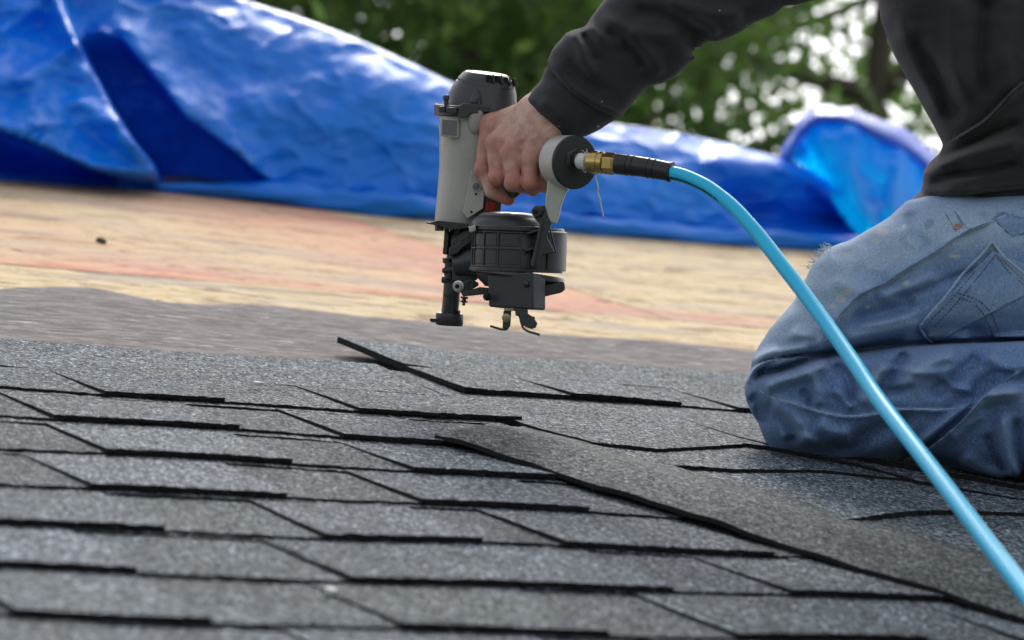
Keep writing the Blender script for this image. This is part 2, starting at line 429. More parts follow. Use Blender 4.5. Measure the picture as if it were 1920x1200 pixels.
fs.add([p0, p1, p1 + dn, p0 + dn], [(0, 1, 2, 3)]); fs.make('far_slope', MT['ply'], deck, smooth=0)
del fs

# underlayment: wavy upper edge traced on the deck
top_px = [(-1400, 470), (-900, 500), (-500, 530), (-160, 548), (-60, 545), (0, 543), (60, 541), (140, 541), (190, 545), (250, 557), (320, 570), (400, 576), (480, 577), (560, 582), (700, 595), (830, 607), (1000, 622), (1200, 640), (1410, 660), (1700, 690), (2000, 720), (2300, 752)]
top_ab = spline([on_roof(x, y, -0.008) for x, y in top_px], 380)
nr = 60; G = np.zeros((nr, len(top_ab), 3))
for j, (a, b) in enumerate(top_ab):
    s = np.linspace(0, 1, nr)
    G[:, j, 0] = a - 0.06 * (1 - s) * 0; G[:, j, 1] = 2.55 + (b - 2.55) * s
    wave = (b - 3.33)
    rip = 0.0016 * np.sin(a * 9 + 0.6) * s ** 2 + 0.0010 * np.sin(a * 23 + s * 4) * s + wave * 0.03 * np.exp(-((s - 0.86) / 0.16) ** 2)
    G[:, j, 2] = -0.0078 + np.maximum(rip, -0.003) * (s > 0.02)
fb = B(roofa); fb.grid(G)
fo = fb.make('underlayment', MT['felt'], smooth=180, recalc=False)
sm = fo.modifiers.new('thickness', 'SOLIDIFY'); sm.thickness = 0.0012; sm.offset = -1
tag(fo, 'grey underlayment sheet with a wavy upper edge lying on the plywood above the shingles', 'underlayment')

# shingles: each laminated strip is a base sheet with raised tabs on it
sroof = empty('shingle_roof', roof(1.4, 2.2, 0), 'dark grey laminated shingle courses covering the lower roof', 'shingled roof', kind='structure')
def ragged(p, q, step=0.005, amp=0.0009):
    p = np.array(p, float); q = np.array(q, float); n = max(1, int(np.linalg.norm(q - p) / step))
    t = np.linspace(0, 1, n + 1)[:, None]; r = p + (q - p) * t
    if n > 1: r[1:-1] += rng.normal(0, amp, (n - 1, 2))
    return [tuple(x) for x in r[:-1]]
def slab(bb, poly, top, bot, tone, tones):
    pts = []
    for p, q in zip(poly, poly[1:] + poly[:1]): pts += ragged(p, q) if abs(q[0] - p[0]) > abs(q[1] - p[1]) else ragged(p, q, 0.02, 0.00025)
    n = len(pts); nf = len(ragged(poly[0], poly[1]))
    P = [(a, b, top(a, b) + (rng.normal(0, 0.00028) if 0 < i < nf - 1 else 0)) for i, (a, b) in enumerate(pts)] + [(a, b, bot(a, b)) for a, b in pts]
    o = len(bb.v)
    bb.add(P, [tuple(range(n))], 0); bb.add([], [], 1)
    for i in range(n):
        bb.f.append((o + i, o + n + i, o + n + (i + 1) % n, o + (i + 1) % n)); bb.m.append(1)
    tones += [tone] * (2 * n)
def finish_shingle(bb, tones, label=None):
    o = bb.make('shingle', [MT['shingle'], MT['edge']], sroof, smooth=0, recalc=False)
    bm = bmesh.new(); bm.from_mesh(o.data); bmesh.ops.triangulate(bm, faces=[f for f in bm.faces if len(f.verts) > 4]); bm.to_mesh(o.data); bm.free()
    at = o.data.attributes.new('tone', 'FLOAT_COLOR', 'POINT')
    at.data.foreach_set('color', np.array([(t[0], t[1], t[2], 1) for t in tones], np.float32).ravel())
    if label: o['label'] = label
    return o
def tone(k=None):
    k = random.uniform(0.76, 1.25) if k is None else k
    return (k * random.uniform(0.97, 1.02), k, k * random.uniform(1.0, 1.06))
def hum(a, b): return 0.0009 * math.sin(a * 8.3 + b * 5) + 0.0007 * math.sin(a * 19 - b * 13)
def shingle(a0, a1, b0, gaps, depth=0.30, lift=None, label=None, vis=0.145):
    lift = lift or (lambda a, b: 0.0)
    bb = B(roofa); tones = []
    base_t, tab = 0.0050, 0.0032
    hb = lambda a, b: 0.0008 + base_t * max(0, 1 - (b - b0) / (vis + 0.02)) + hum(a, b) + lift(a, b)
    ht = lambda a, b: hb(a, b) + tab - (tab - 0.0018) * min(1, (b - b0) / vis)
    bot = lambda a, b: max(-0.006, min(hb(a, b) - base_t, 0.02)) if lift(a, b) > 0.001 else -0.006 + 0.0062 * max(0, 1 - (b - b0) / 0.1)
    slab(bb, [(a0, b0), (a1, b0), (a1, b0 + depth), (a0, b0 + depth)], hb, bot, tone(random.uniform(0.7, 0.95)), tones)
    x = a0; gd = vis - 0.012
    segs = []
    for g0, g1 in sorted(gaps):
        g0c, g1c = max(g0, a0), min(g1, a1)
        if g1c <= g0c: continue
        if g0c > x: segs.append((x, g0c))
        x = g1c
    if x < a1: segs.append((x, a1))
    for s0, s1 in segs:
        i0 = 0.004 if s0 > a0 else 0; i1 = 0.004 if s1 < a1 else 0
        y0 = b0 - 0.0012
        slab(bb, [(s0, y0), (s1, y0), (s1 + i1, b0 + gd), (s0 - i0, b0 + gd)], ht, hb, tone(), tones)
    tt = tone(1.0)
    slab(bb, [(a0, b0 + gd), (a1, b0 + gd), (a1, b0 + depth), (a0, b0 + depth)], ht, hb, tt, tones)
    return finish_shingle(bb, tones, label)

def fill(lst, lo, hi):
    out = list(lst); x = hi
    a = max([g[1] for g in lst] + [lo]) + random.uniform(0.12, 0.2)
    while a < hi:
        w = random.uniform(0.08, 0.16); out.append((a, a + w)); a += w + random.uniform(0.11, 0.22)
    b = min([g[0] for g in lst] + [hi]) - random.uniform(0.12, 0.2)
    while b > lo:
        w = random.uniform(0.08, 0.16); out.append((b - w, b)); b -= w + random.uniform(0.11, 0.22)
    return out
rows = [
    # front line up the slope, gaps, butt joints between strips
    (2.622, [(0.90, 1.0577), (1.172, 1.306)], [-0.62, 0.30, 1.476]),
    (2.474, [(0.80, 0.957), (1.1226, 1.2193)], [-0.5, 0.55, 1.2195, 1.45]),
    (2.326, [(0.80, 0.945), (1.1048, 1.2149)], [-0.7, 0.2, 0.9451, 1.48]),
    (2.182, [(0.74, 0.879), (1.036, 1.1495), (1.30, 1.40)], [-0.6, 0.1, 1.15, 1.52]),
    (2.041, [(0.8798, 1.0015), (1.13, 1.2)], [-0.6, 0.4, 1.002, 1.555]),
    (1.902, [(0.8045, 0.957), (1.21, 1.31)], [-0.7, 0.1, 0.958, 1.585]),
    (1.766, [(0.80, 0.93), (1.08, 1.18)], [-0.6, 0.2, 1.19, 1.62]),
    (1.628, [(0.72, 0.85), (1.02, 1.12)], [-0.7, 0.1, 0.86, 1.66]),
]
for i, (b0, gaps, joints) in enumerate(rows):
    gg = fill(gaps, -0.7, 2.0) if i > 0 else gaps + [(0.45, 0.56), (0.70, 0.79), (0.02, 0.14)]
    for j in range(len(joints) - 1):
        dep = 0.318 if i == 0 else 0.20
        shingle(joints[j] + 0.0008, joints[j + 1] - 0.0008, b0 + random.uniform(-0.001, 0.001), gg, dep)
# the course being nailed: its left end stands a little proud of the sheet below
curl = lambda a, b: 0.006 * math.exp(-(a - 1.494) / 0.09) * (0.5 + 0.5 * min(1, max(0, (b - 2.78) / 0.3)))
shingle(1.4955, 2.48, 2.778, [(1.45, 1.6164), (1.7455, 1.815), (1.98, 2.09), (2.24, 2.35)], 0.298, lambda a, b: 0.0015 + curl(a, b), 'topmost shingle with its left end curling up over the underlayment')
shingle(2.4816, 3.46, 2.778, [(2.6, 2.7), (2.9, 3.05)], 0.298, None)
# right of the loose strip the courses run a little askew and end in free edges
def free_slab(front, back, t, label=None, tn=None):
    bb = B(roofa); tones = []; fr = list(front); fr.append((2.75, fr[-1][1] - 0.01))
    fb = lambda a: float(np.interp(a, [p[0] for p in fr], [p[1] for p in fr]))
    top = lambda a, b: 0.0008 + t * max(0, 1 - (b - fb(a)) / 0.24) * sstep(fr[0][0] - 0.12, fr[0][0] + 0.10, a) + hum(a, b) + 0.002
    bot = lambda a, b: -0.004
    slab(bb, fr + [(fr[-1][0], back), (fr[0][0], back)], top, bot, tone(1.0) if tn is None else tone(tn), tones)
    return finish_shingle(bb, tones, label)
def front_px(*pts): return [on_roof(x, y, 0.003) for x, y in pts]
free_slab(front_px((985, 802), (1110, 838), (1230, 853), (1330, 848), (1400, 843), (1445, 850), (1600, 882), (1720, 915), (1960, 955), (2250, 990)), 2.90, 0.006, tn=0.95)
free_slab(front_px((1375, 828), (1440, 846), (1600, 876), (1960, 940), (2250, 975)), 2.84, 0.011, tn=0.85)
free_slab(front_px((1180, 870), (1380, 886), (1540, 891), (1640, 903), (1800, 917), (1960, 936), (2250, 965)), 2.62, 0.004, tn=1.0)
free_slab(front_px((1560, 985), (1645, 977), (1720, 970), (1800, 969), (1940, 974), (2250, 992)), 2.50, 0.006, tn=1.05)
free_slab(front_px((1560, 1085), (1700, 1110), (1900, 1105), (2150, 1118)), 2.45, 0.004, tn=0.95)
free_slab(front_px((1700, 1200), (1900, 1230), (2150, 1240)), 2.25, 0.004, tn=0.95)

# narrow strip lying up the slope over the courses
st = B(roofa); tones = []
L0, L1 = np.array(on_roof(815, 817, 0.009)), np.array(on_roof(1895, 1158, 0.009)); R0, R1 = np.array(on_roof(985, 801, 0.003)), np.array(on_roof(1925, 1062, 0.003))
L1 = L1 + (L1 - L0) * 0.25; R1 = R1 + (R1 - R0) * 0.25
n1, n2 = 70, 14
Gt = np.zeros((n1, n2, 3))
for i in range(n1):
    for j in range(n2):
        t, s = i / (n1 - 1), j / (n2 - 1)
        p = (L0 * (1 - t) + L1 * t) * (1 - s) + (R0 * (1 - t) + R1 * t) * s
        h = 0.0118 + 0.0009 * math.sin(t * 19 + 0.5) * (1 - s) + 0.003 * math.sin(math.pi * min(1, s * 1.1)) - 0.0065 * sstep(0.45, 1.0, s) + 0.0006 * math.sin(t * 47 + s * 3)
        h *= 0.72 + 0.28 * sstep(-0.02, 0.06, t)
        Gt[i, j] = (p[0] + 0.0012 * math.sin(t * 90) * (s < .01), p[1], h)
st.grid(Gt, 0)
edge = [(i, 0) for i in range(n1)] + [(n1 - 1, j) for j in range(1, n2)] + [(i, n2 - 1) for i in range(n1 - 2, -1, -1)] + [(0, j) for j in range(n2 - 2, 0, -1)]
ep = [tuple(Gt[i, j]) for i, j in edge]; m_ = len(ep)
st.add(ep + [(a, b, h - 0.0042) for a, b, h in ep], [(k, m_ + k, m_ + (k + 1) % m_, (k + 1) % m_) for k in range(m_)], 1)
so_ = st.make('shingle_strip', [MT['shingle'], MT['edge']], smooth=40, recalc=False)
at = so_.data.attributes.new('tone', 'FLOAT_COLOR', 'POINT')
tv = np.array([(0.70, 0.70, 0.655, 1.0)] * len(so_.data.vertices), np.float32); at.data.foreach_set('color', tv.ravel())
tag(so_, 'long narrow shingle strip lying up the slope across the courses left of the worker', 'shingle strip')
#ENDROOF

# ------------------------------------------------------------------ tarp bunched up along the top of the deck
FOOT = [(-700, 300), (-400, 318), (-100, 330), (0, 335), (310, 353), (690, 402), (1060, 432), (1300, 454), (1600, 471), (1900, 500), (2200, 530)]
def foot_y(x): return np.interp(x, [p[0] for p in FOOT], [p[1] for p in FOOT])
def depth_of(px, py, h=0.0): return (h - HCAM) / float(ray(px, py) @ NW)
_fx = np.linspace(-700, 2260, 70); _fd = np.array([depth_of(x, foot_y(x), -0.012) for x in _fx])
_fd = np.convolve(np.pad(_fd, 6, mode='edge'), np.ones(13) / 13, 'valid')
def foot_d(x): return np.interp(x, _fx, _fd)
def sheet_space(P):                                    # (x px, y px, depth behind the foot line in metres)
    P = np.asarray(P, float); D = foot_d(P[:, 0]) + P[:, 2]
    L = np.stack([(P[:, 0] - CX) / F * D, (P[:, 1] - CY) / F * D, D], 1)
    return CAM + L @ M3.T
def nz2(X, Y, sx, sy, seed=0.0, octs=3):
    out = np.zeros(X.size); xs, ys = X.ravel(), Y.ravel()
    for i in range(X.size):
        out[i] = mnoise.fractal(Vector((xs[i] / sx + seed, ys[i] / sy, seed * 1.7)), 1.0, 2.0, octs)
    return out.reshape(X.shape)
tarp = empty('tarp', sheet_space([[900, 430, 0]])[0], 'crumpled blue tarp bunched along the top of the bare plywood', 'tarp')
TOP = spline([(-800, -330), (-400, -290), (-80, -190), (150, -120), (300, -70), (420, -18), (460, 0), (560, 32), (660, 69), (760, 113), (860, 160), (960, 196), (1060, 220), (1150, 231), (1250, 246), (1350, 266), (1465, 297), (1560, 335), (1700, 380), (1950, 420), (2350, 470)], 340)
def top_y(x): return np.interp(x, TOP[:, 0], TOP[:, 1])
CAV = [(148, 84), (165, 62), (190, 52), (212, 62), (232, 84), (262, 122), (300, 165), (345, 225), (395, 258), (440, 292), (472, 322), (508, 349), (306, 348), (290, 308), (255, 268), (215, 205), (180, 140)]
FLAP = [(-700, -200), (60, -160), (110, -20), (148, 84), (180, 140), (215, 205), (255, 268), (290, 308), (306, 348), (232, 339), (160, 315), (110, 290), (50, 264), (0, 246), (-80, 215), (-700, 120)]
CREST = [(110, -90), (190, -30), (225, 10), (238, 45), (262, 95), (298, 145), (345, 208), (400, 252), (450, 292), (510, 348)]
DARK = [(1330, 268), (1400, 292), (1470, 302), (1520, 330), (1560, 380), (1605, 436), (1480, 436), (1400, 424), (1345, 380), (1310, 320)]
def crest(X, Y):                                       # the top rolls away from the lens
    w = np.interp(X, [-100, 460, 800, 1000, 1120, 1300, 1440, 1500], [8, 7, 9, 22, 36, 34, 16, 10]); q = np.clip((w - (Y - top_y(X))) / w, 0, 1)
    return (0.00145 - 0.00028 * sstep(950, 1100, X)) * w * q ** 1.15
def main_dz(X, Y, T):
    d = 0.10 * T - 0.045 * np.sin(np.pi * np.clip(T, 0, 1)) + 0.0013 * np.clip(Y - Y, 0, 1) + crest(X, Y)
    yl = np.interp(X, [200, 480, 700, 900, 1150, 1500], [-60, 62, 150, 196, 236, 300])
    d += 0.00022 * np.clip(yl - Y, 0, 160) * sstep(1000, 800, X)
    yl2 = np.interp(X, [480, 600, 860], [190, 140, 215])
    d += 0.00035 * np.clip(yl2 - Y, 0, 200) * sstep(1000, 800, X)
    c = poly_dist(X, Y, CAV); k = sstep(-7, 7, c)
    floor = -0.02 + 0.20 * sstep(40, 120, Y) + 0.17 * sstep(130, 350, Y)
    ds, sd, pos = line_info(X, Y, CREST)
    d -= 0.05 * np.exp(-(ds / 38) ** 2) * np.where(sd < 0, 1, 1) * sstep(560, 430, X)
    fl = poly_dist(X, Y, FLAP); kf = sstep(-6, 5, fl)
    lobe = -0.13 - 0.05 * np.exp(-(np.clip(fl, 0, None) / 45) ** 2) + 0.00075 * np.clip(230 - Y, 0, 400) + 0.0002 * np.clip(120 - X, 0, 300)
    lobe += -0.035 * np.exp(-(line_info(X, Y, [(-60, 175), (30, 150), (100, 112), (150, 82)])[0] / 16) ** 2)
    lobe += -0.03 * np.exp(-(line_info(X, Y, [(60, -60), (105, 10), (130, 60), (150, 84)])[0] / 14) ** 2)
    lobe += -0.02 * np.exp(-(line_info(X, Y, [(0, 60), (60, 20), (115, -40)])[0] / 12) ** 2)
    lobe += -0.02 * np.exp(-(line_info(X, Y, [(150, 190), (200, 220), (262, 285)])[0] / 18) ** 2)
    strip = (Y > np.interp(X, [-420, -80, 0, 50, 110, 160, 232, 306], [120, 215, 246, 264, 290, 315, 339, 348])) & (X < 306) & (fl < 0)
    yb = np.interp(X, [-420, -80, 0, 110, 232, 306], [120, 215, 246, 290, 339, 348]); fy = foot_y(X)
    sdz = 0.24 - 0.20 * np.clip((Y - yb) / (fy - yb + 1), 0, 1) ** 2 - 0.34 * sstep(6, 0, Y - yb)
    d = np.where(strip, d * 0.1 + sdz, d)
    d = d * (1 - k) + floor * k
    d = d * (1 - kf) + (lobe) * kf
    dk = sstep(-10, 24, poly_dist(X, Y, DARK))
    d += dk * (-0.05 + 0.19 * sstep(285, 420, Y))
    dk2 = sstep(-12, 12, poly_dist(X, Y, [(500, 366), (820, 386), (1120, 400), (1140, 425), (820, 408), (560, 385)]))
    d += dk2 * (-0.03 + 0.0010 * (Y - 366))
    k0 = np.where(k > 0.5, 0.025, 0.07)
    return d * sstep(-0.005, 1, T / k0 * 1.0) - 0.012 * (1 - sstep(0, 1, T / k0))
xs = np.arange(-640, 2260, 5.5); T = np.r_[np.linspace(0, 1, 84), np.linspace(1.02, 1.3, 12)]
X, TT = np.meshgrid(xs, T)
Y = foot_y(X) + (top_y(X) - foot_y(X)) * np.minimum(TT, 1) + 130 * np.clip(TT - 1.05, 0, 1) + 7 * (TT < 1e-6)
dz = main_dz(X, Y, TT) + 0.9 * np.clip(TT - 1, 0, 1)
big = nz2(X, Y, 150, 90, 3.1, 3); small = nz2(X + 0.6 * Y, Y - 0.3 * X, 46, 24, 9.2, 3)
lf = sstep(520, 250, X)
rid = 1 - np.abs(nz2(X + 0.5 * Y, Y - 0.25 * X, 120, 70, 15.3, 2)) * 2.2
dz -= 0.009 * np.clip(rid, 0, 1) ** 3 * sstep(0, 0.1, TT)
dz += (big * (0.022 + 0.012 * lf) + small * (0.0028 + 0.009 * lf)) * sstep(0, 0.08, TT)
tb = B(sheet_space); tb.grid(np.stack([X, Y, dz], 2))
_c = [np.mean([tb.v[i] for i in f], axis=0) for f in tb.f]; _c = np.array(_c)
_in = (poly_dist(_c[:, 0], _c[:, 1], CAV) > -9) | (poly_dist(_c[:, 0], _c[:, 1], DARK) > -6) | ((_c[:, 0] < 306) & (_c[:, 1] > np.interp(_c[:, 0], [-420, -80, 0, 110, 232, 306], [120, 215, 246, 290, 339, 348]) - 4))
tb.m = [int(q) for q in _in]  # doubled cloth in the pockets, its blue also darkened for their shade
tb.make('sheet', [MT['tarp'], MT['tarp_double_shaded']], tarp, smooth=180, recalc=False)
def hf_sheet(name, mat, poly, step, dzf, seed, amp=0.006, label=None):
    P = np.array(poly); x0, y0 = P.min(0) - step; x1, y1 = P.max(0) + step
    X, Y = np.meshgrid(np.arange(x0, x1 + step, step), np.arange(y0, y1 + step, step))
    d = poly_dist(X, Y, poly); Z = dzf(X, Y, d) + amp * nz2(X, Y, 45, 45, seed, 3)
    idx = -np.ones(X.shape, int); keep = d > -step * 0.6; idx[keep] = np.arange(keep.sum())
    bb = B(sheet_space); fc = []
    for i in range(X.shape[0] - 1):
        for j in range(X.shape[1] - 1):
            q = (idx[i, j], idx[i, j + 1], idx[i + 1, j + 1], idx[i + 1, j])
            if min(q) >= 0: fc.append(q)
    bb.add(np.stack([X[keep], Y[keep], Z[keep]], 1), fc)
    o = bb.make(name, mat, tarp, smooth=180, recalc=False)
    if label: o['label'] = label
    return o
HUMP = [(1462, 300), (1470, 272), (1484, 252), (1500, 226), (1526, 202), (1545, 199), (1572, 203), (1598, 206), (1622, 216), (1655, 229), (1685, 238), (1712, 256), (1750, 291), (1800, 345), (1900, 420), (1960, 510), (1640, 476), (1606, 440), (1575, 398), (1540, 350), (1508, 312), (1485, 300)]
hf_sheet('fold', MT['tarp_thin_lit'], HUMP, 6, lambda X, Y, d: -0.05 + 0.0009 * np.clip(460 - Y, 0, 300) - 0.10 * np.exp(-((X - 1640) / 120) ** 2) + 0.10 * np.exp(-np.clip(d, 0, None) / 14) + 0.05 * np.exp(-(line_info(X, Y, [(1500, 250), (1520, 290), (1560, 350)])[0] / 14) ** 2) - 0.03 * np.exp(-(line_info(X, Y, [(1600, 250), (1590, 320), (1640, 440)])[0] / 16) ** 2) - 0.03 * np.exp(-(line_info(X, Y, [(1690, 290), (1670, 370), (1690, 460)])[0] / 14) ** 2), 4.4, 0.022, 'bright thin fold of tarp standing up with light coming through')
RIM = [(1459, 302), (1468, 270), (1483, 249), (1498, 224), (1525, 199), (1546, 196), (1573, 200), (1600, 203), (1624, 213), (1657, 226), (1688, 235), (1715, 253), (1756, 290), (1812, 348), (1795, 388), (1740, 345), (1722, 318), (1690, 296), (1660, 281), (1625, 266), (1604, 254), (1572, 243), (1545, 241), (1522, 246), (1504, 262), (1494, 280), (1486, 302)]
hf_sheet('hem', MT['tarp_hem'], RIM, 5, lambda X, Y, d: -0.075 + 0.0009 * np.clip(460 - Y, 0, 300) - 0.10 * np.exp(-((X - 1640) / 120) ** 2) + 0.08 * np.exp(-np.clip(d, 0, None) / 12), 7.7, 0.004)
# rolled lower edge resting on the plywood
hx = np.linspace(285, 2000, 110)
rr = np.interp(hx, [285, 330, 420, 560, 820, 1000, 1150, 1350, 1600, 2000], [3, 7, 15, 22, 25, 20, 17, 16, 16, 14])
rings = []
for i, x in enumerate(hx):
    r = rr[i] * (1 + 0.08 * math.sin(x / 37) + 0.05 * math.sin(x / 11)); yc = float(foot_y(x)) - r * 0.80
    mm = float(foot_d(x)) / F; ring = []
    for k in range(22):
        th = 2 * math.pi * k / 22; q = 1 + 0.10 * math.sin(3 * th + x / 60) + 0.07 * math.sin(5 * th - x / 23)
        ring.append((x, yc - r * q * math.sin(th), -0.035 - r * mm * q * 1.3 * math.cos(th)))
    rings.append(ring)
hb_ = B(sheet_space); hb_.loft(rings); hb_.make('rolled_edge', MT['tarp'], tarp, smooth=180)

# ------------------------------------------------------------------ trees beyond the roof
def tree(px, D, top, cr, cz, nleaf, mat, label, seed, leaf=0.085, nc=90):
    r = np.random.default_rng(seed)
    p = U(px, 200, D); base = np.array([p[0], p[1], 0.0])
    root = empty('leafy_tree', base, label, 'tree', 'trees beyond the roof')
    tb_ = B(ident); hgt = top * 0.86
    tr = spline([base, base + (r.normal(0, .1), r.normal(0, .1), hgt * .35), base + (r.normal(0, .25), r.normal(0, .25), hgt * .7), base + (r.normal(0, .3), r.normal(0, .3), hgt)], 16)
    tb_.tube(tr, np.linspace(0.19, 0.03, 16), 9)
    C = []
    for k in range(14):
        i = r.integers(5, 15); th = r.uniform(0, 6.28); ln = cr * r.uniform(0.5, 0.95)
        e = tr[i] + np.array([math.cos(th) * ln, math.sin(th) * ln, r.uniform(0.2, 1.2)])
        mid = (tr[i] + e) / 2 + (0, 0, -0.1)
        tb_.tube(spline([tr[i], mid, e], 8), np.linspace(0.055, 0.012, 8), 6)
    tb_.make('trunk', MT['bark'], root, smooth=180, recalc=False)
    d = r.normal(size=(nc, 3)); d /= np.linalg.norm(d, axis=1)[:, None]; d *= r.uniform(0.25, 1.0, (nc, 1)) ** 0.45
    C = base + np.array([0, 0, cz]) + d * np.array([cr, cr, (top - cz)])
    ci = r.integers(0, nc, nleaf); sg = r.uniform(0.22, 0.5, nc)[ci][:, None]
    pos = C[ci] + r.normal(size=(nleaf, 3)) * sg * np.array([1.1, 1.1, 0.8]) * cr / 2.6
    a = r.normal(size=(nleaf, 3)) + np.array([0, 0, -0.4]); a /= np.linalg.norm(a, axis=1)[:, None]
    b = np.cross(a, r.normal(size=(nleaf, 3)) + np.array([0, 0, 1.0])); b /= np.linalg.norm(b, axis=1)[:, None] + 1e-9
    L = leaf * r.uniform(0.7, 1.3, (nleaf, 1)); 
    q = np.stack([pos - a * L * .5, pos + b * L * .33, pos + a * L * .5, pos - b * L * .33], 1).reshape(-1, 3)
    o = mesh_arrays('crown', q, np.arange(nleaf * 4).reshape(-1, 4), mat, root, smooth=False)
    sh = np.repeat(np.clip(r.normal(0.4, 0.22, nleaf) + (r.uniform(0, 1, nc)[ci] - .5) * .5, 0, 1), 4)
    at = o.data.attributes.new('shade', 'FLOAT', 'POINT'); at.data.foreach_set('value', sh.astype(np.float32))
    return root
tree(60, 13.5, 10.5, 2.6, 6.4, 36000, MT['leaf_b'], 'bright green leafy tree behind the left half of the tarp', 1)
tree(420, 16, 11.5, 2.5, 6.8, 42000, MT['leaf_a'], 'dark green dense tree directly behind the nail gun', 2)
tree(860, 14.5, 11.0, 1.5, 7.0, 17000, MT['leaf_b'], 'mid green tree showing behind the outstretched forearm', 3)
tree(1330, 18.5, 12.0, 2.4, 7.4, 20000, MT['leaf_b'], 'thin leafed tree with sky showing through between arm and tarp', 4, 0.085, 60)
tree(1640, 15.5, 11.5, 2.2, 7.0, 13000, MT['leaf_b'], 'sparse tree beside the back of the worker with bright sky gaps', 5, 0.08, 46)
tree(-180, 19, 12.5, 2.6, 7.2, 26000, MT['leaf_a'], 'dark tree hidden mostly by the tall left end of the tarp', 6)
tree(640, 23, 14.0, 2.6, 8.2, 30000, MT['leaf_a'], 'tall dark tree standing farthest back behind the nail gun', 7, 0.10)
tree(2100, 20, 12.5, 2.2, 7.4, 20000, MT['leaf_a'], 'dark tree hidden mostly by the back of the worker', 8)
# small litter on the deck and shingles
def chip(px, py, h, size, mat, name, label, cat, seed):
    r = np.random.default_rng(seed); a, b = on_roof(px, py, h); bb = B(roofa)
    n = 9; out = []
    for k in range(n):
        th = 2 * math.pi * k / n; q = r.uniform(0.7, 1.2)
        out.append((a + size[0] * q * math.cos(th), b + size[1] * q * math.sin(th)))
    bb.add([(*p, h - 0.002) for p in out] + [(*p, h + size[2] * r.uniform(.5, .9)) for p in out] + [(a, b, h + size[2])],
           [tuple(range(n - 1, -1, -1))] + [(k, (k + 1) % n, n + (k + 1) % n, n + k) for k in range(n)] + [(n + k, n + (k + 1) % n, 2 * n) for k in range(n)])
    return tag(bb.make(name, mat, smooth=0), label, cat)
MT['char'] = plain('dark_bark', (0.035, 0.03, 0.024), 0.9, gs=200, bump=0.8); MT['pale'] = plain('white_flake', (0.6, 0.6, 0.56), 0.7)
chip(190, 456, -0.0125, (0.0045, 0.014, 0.008), MT['char'], 'bark_chip', 'dark lump of bark lying on the red stained plywood', 'chip', 1)
chip(484, 719, 0.009, (0.0042, 0.006, 0.002), MT['pale'], 'paint_flake', 'small white paint flake on the top edge of a shingle tab', 'flake', 2)
chip(620, 1108, 0.006, (0.004, 0.006, 0.002), MT['pale'], 'paint_flake', 'small pale paint flake on a blurred shingle in the near courses', 'flake', 4)
#ENDSETTING

# ------------------------------------------------------------------ nail gun (photo-pixel units, half a millimetre each)
MT.update(
    grey=plain('cast_magnesium', (0.49, 0.47, 0.435), 0.36, 0.15, 0.5, 0.10, 700, 0.25, 0.0004),
    black=plain('black_nylon', (0.036, 0.037, 0.041), 0.42, 0, 0.6, 0.2, 800, 0.25, 0.0003),
    black2=plain('black_steel', (0.06, 0.06, 0.063), 0.36, 0.5, 0.5, 0.2, 500, 0.2, 0.0003),
    dark=plain('dark_recess_shade', (0.010, 0.010, 0.011), 0.7, 0, 0.3),  # near-black standing for the shade inside slots and holes
    steel=plain('bright_steel', (0.55, 0.54, 0.52), 0.3, 1.0),
    brass=plain('brass', (0.62, 0.43, 0.17), 0.28, 1.0, grain=0.1),
    zinc=plain('yellow_zinc', (0.36, 0.36, 0.20), 0.4, 0.8),
    red=plain('red_plastic', (0.42, 0.018, 0.012), 0.45),
    plate=plain('grey_sticker', (0.16, 0.165, 0.18), 0.4),
    tape=plain('white_thread_tape', (0.75, 0.74, 0.72), 0.7, gs=300, bump=0.6),
    rubber=plain('black_rubber', (0.022, 0.022, 0.024), 0.38, 0, 0.5))
gun = empty('nail_gun', U3(840, 606, 150), 'grey and black coil roofing nail gun held above the underlayment', 'nail gun')
def ring(cx, py, rx, rz, k=0.08, q=-0.06, zc=150, n=44, e=2.3):
    R = []
    for i in range(n):
        th = 2 * math.pi * i / n; c, s_ = math.cos(th), math.sin(th)
        x = cx + rx * math.copysign(abs(c) ** (2 / e), c); z = zc - rz * math.copysign(abs(s_) ** (2 / e), s_)
        R.append((x, py + k * (x - cx) + q * (z - zc), z))
    return R
def part(name, build, mat, parent=None, smooth=35, bevel=0.0006, **kw):
    bb = B(); build(bb); return bb.make(name, mat, parent or gun, smooth=smooth, bevel=bevel, **kw)
ZB = 150
body = part('housing', lambda b: b.loft([ring(893, 208, 70, 66), ring(892, 240, 69, 65), ring(889, 262, 65, 62), ring(882, 288, 58, 57), ring(879, 318, 55.5, 55), ring(875, 350, 54, 53), ring(870, 384, 52, 50), ring(866, 404, 50, 48), ring(860, 419, 45, 45)]), MT['grey'], bevel=0, smooth=60)
part('boss', lambda b: b.loft([ring(892, 206, 15, 16, zc=82, n=20), ring(892, 238, 14.5, 15, zc=84, n=20), ring(892, 249, 10, 10, zc=89, n=20), ring(892, 253, 3, 3, zc=94, n=20)]), MT['grey'], bevel=0, smooth=60)
part('side_plate', lambda b: b.prism([(884, 318), (905, 312), (917, 330), (917, 352), (908, 362), (906, 391), (876, 410), (868, 398)], 84, 100), MT['grey'])
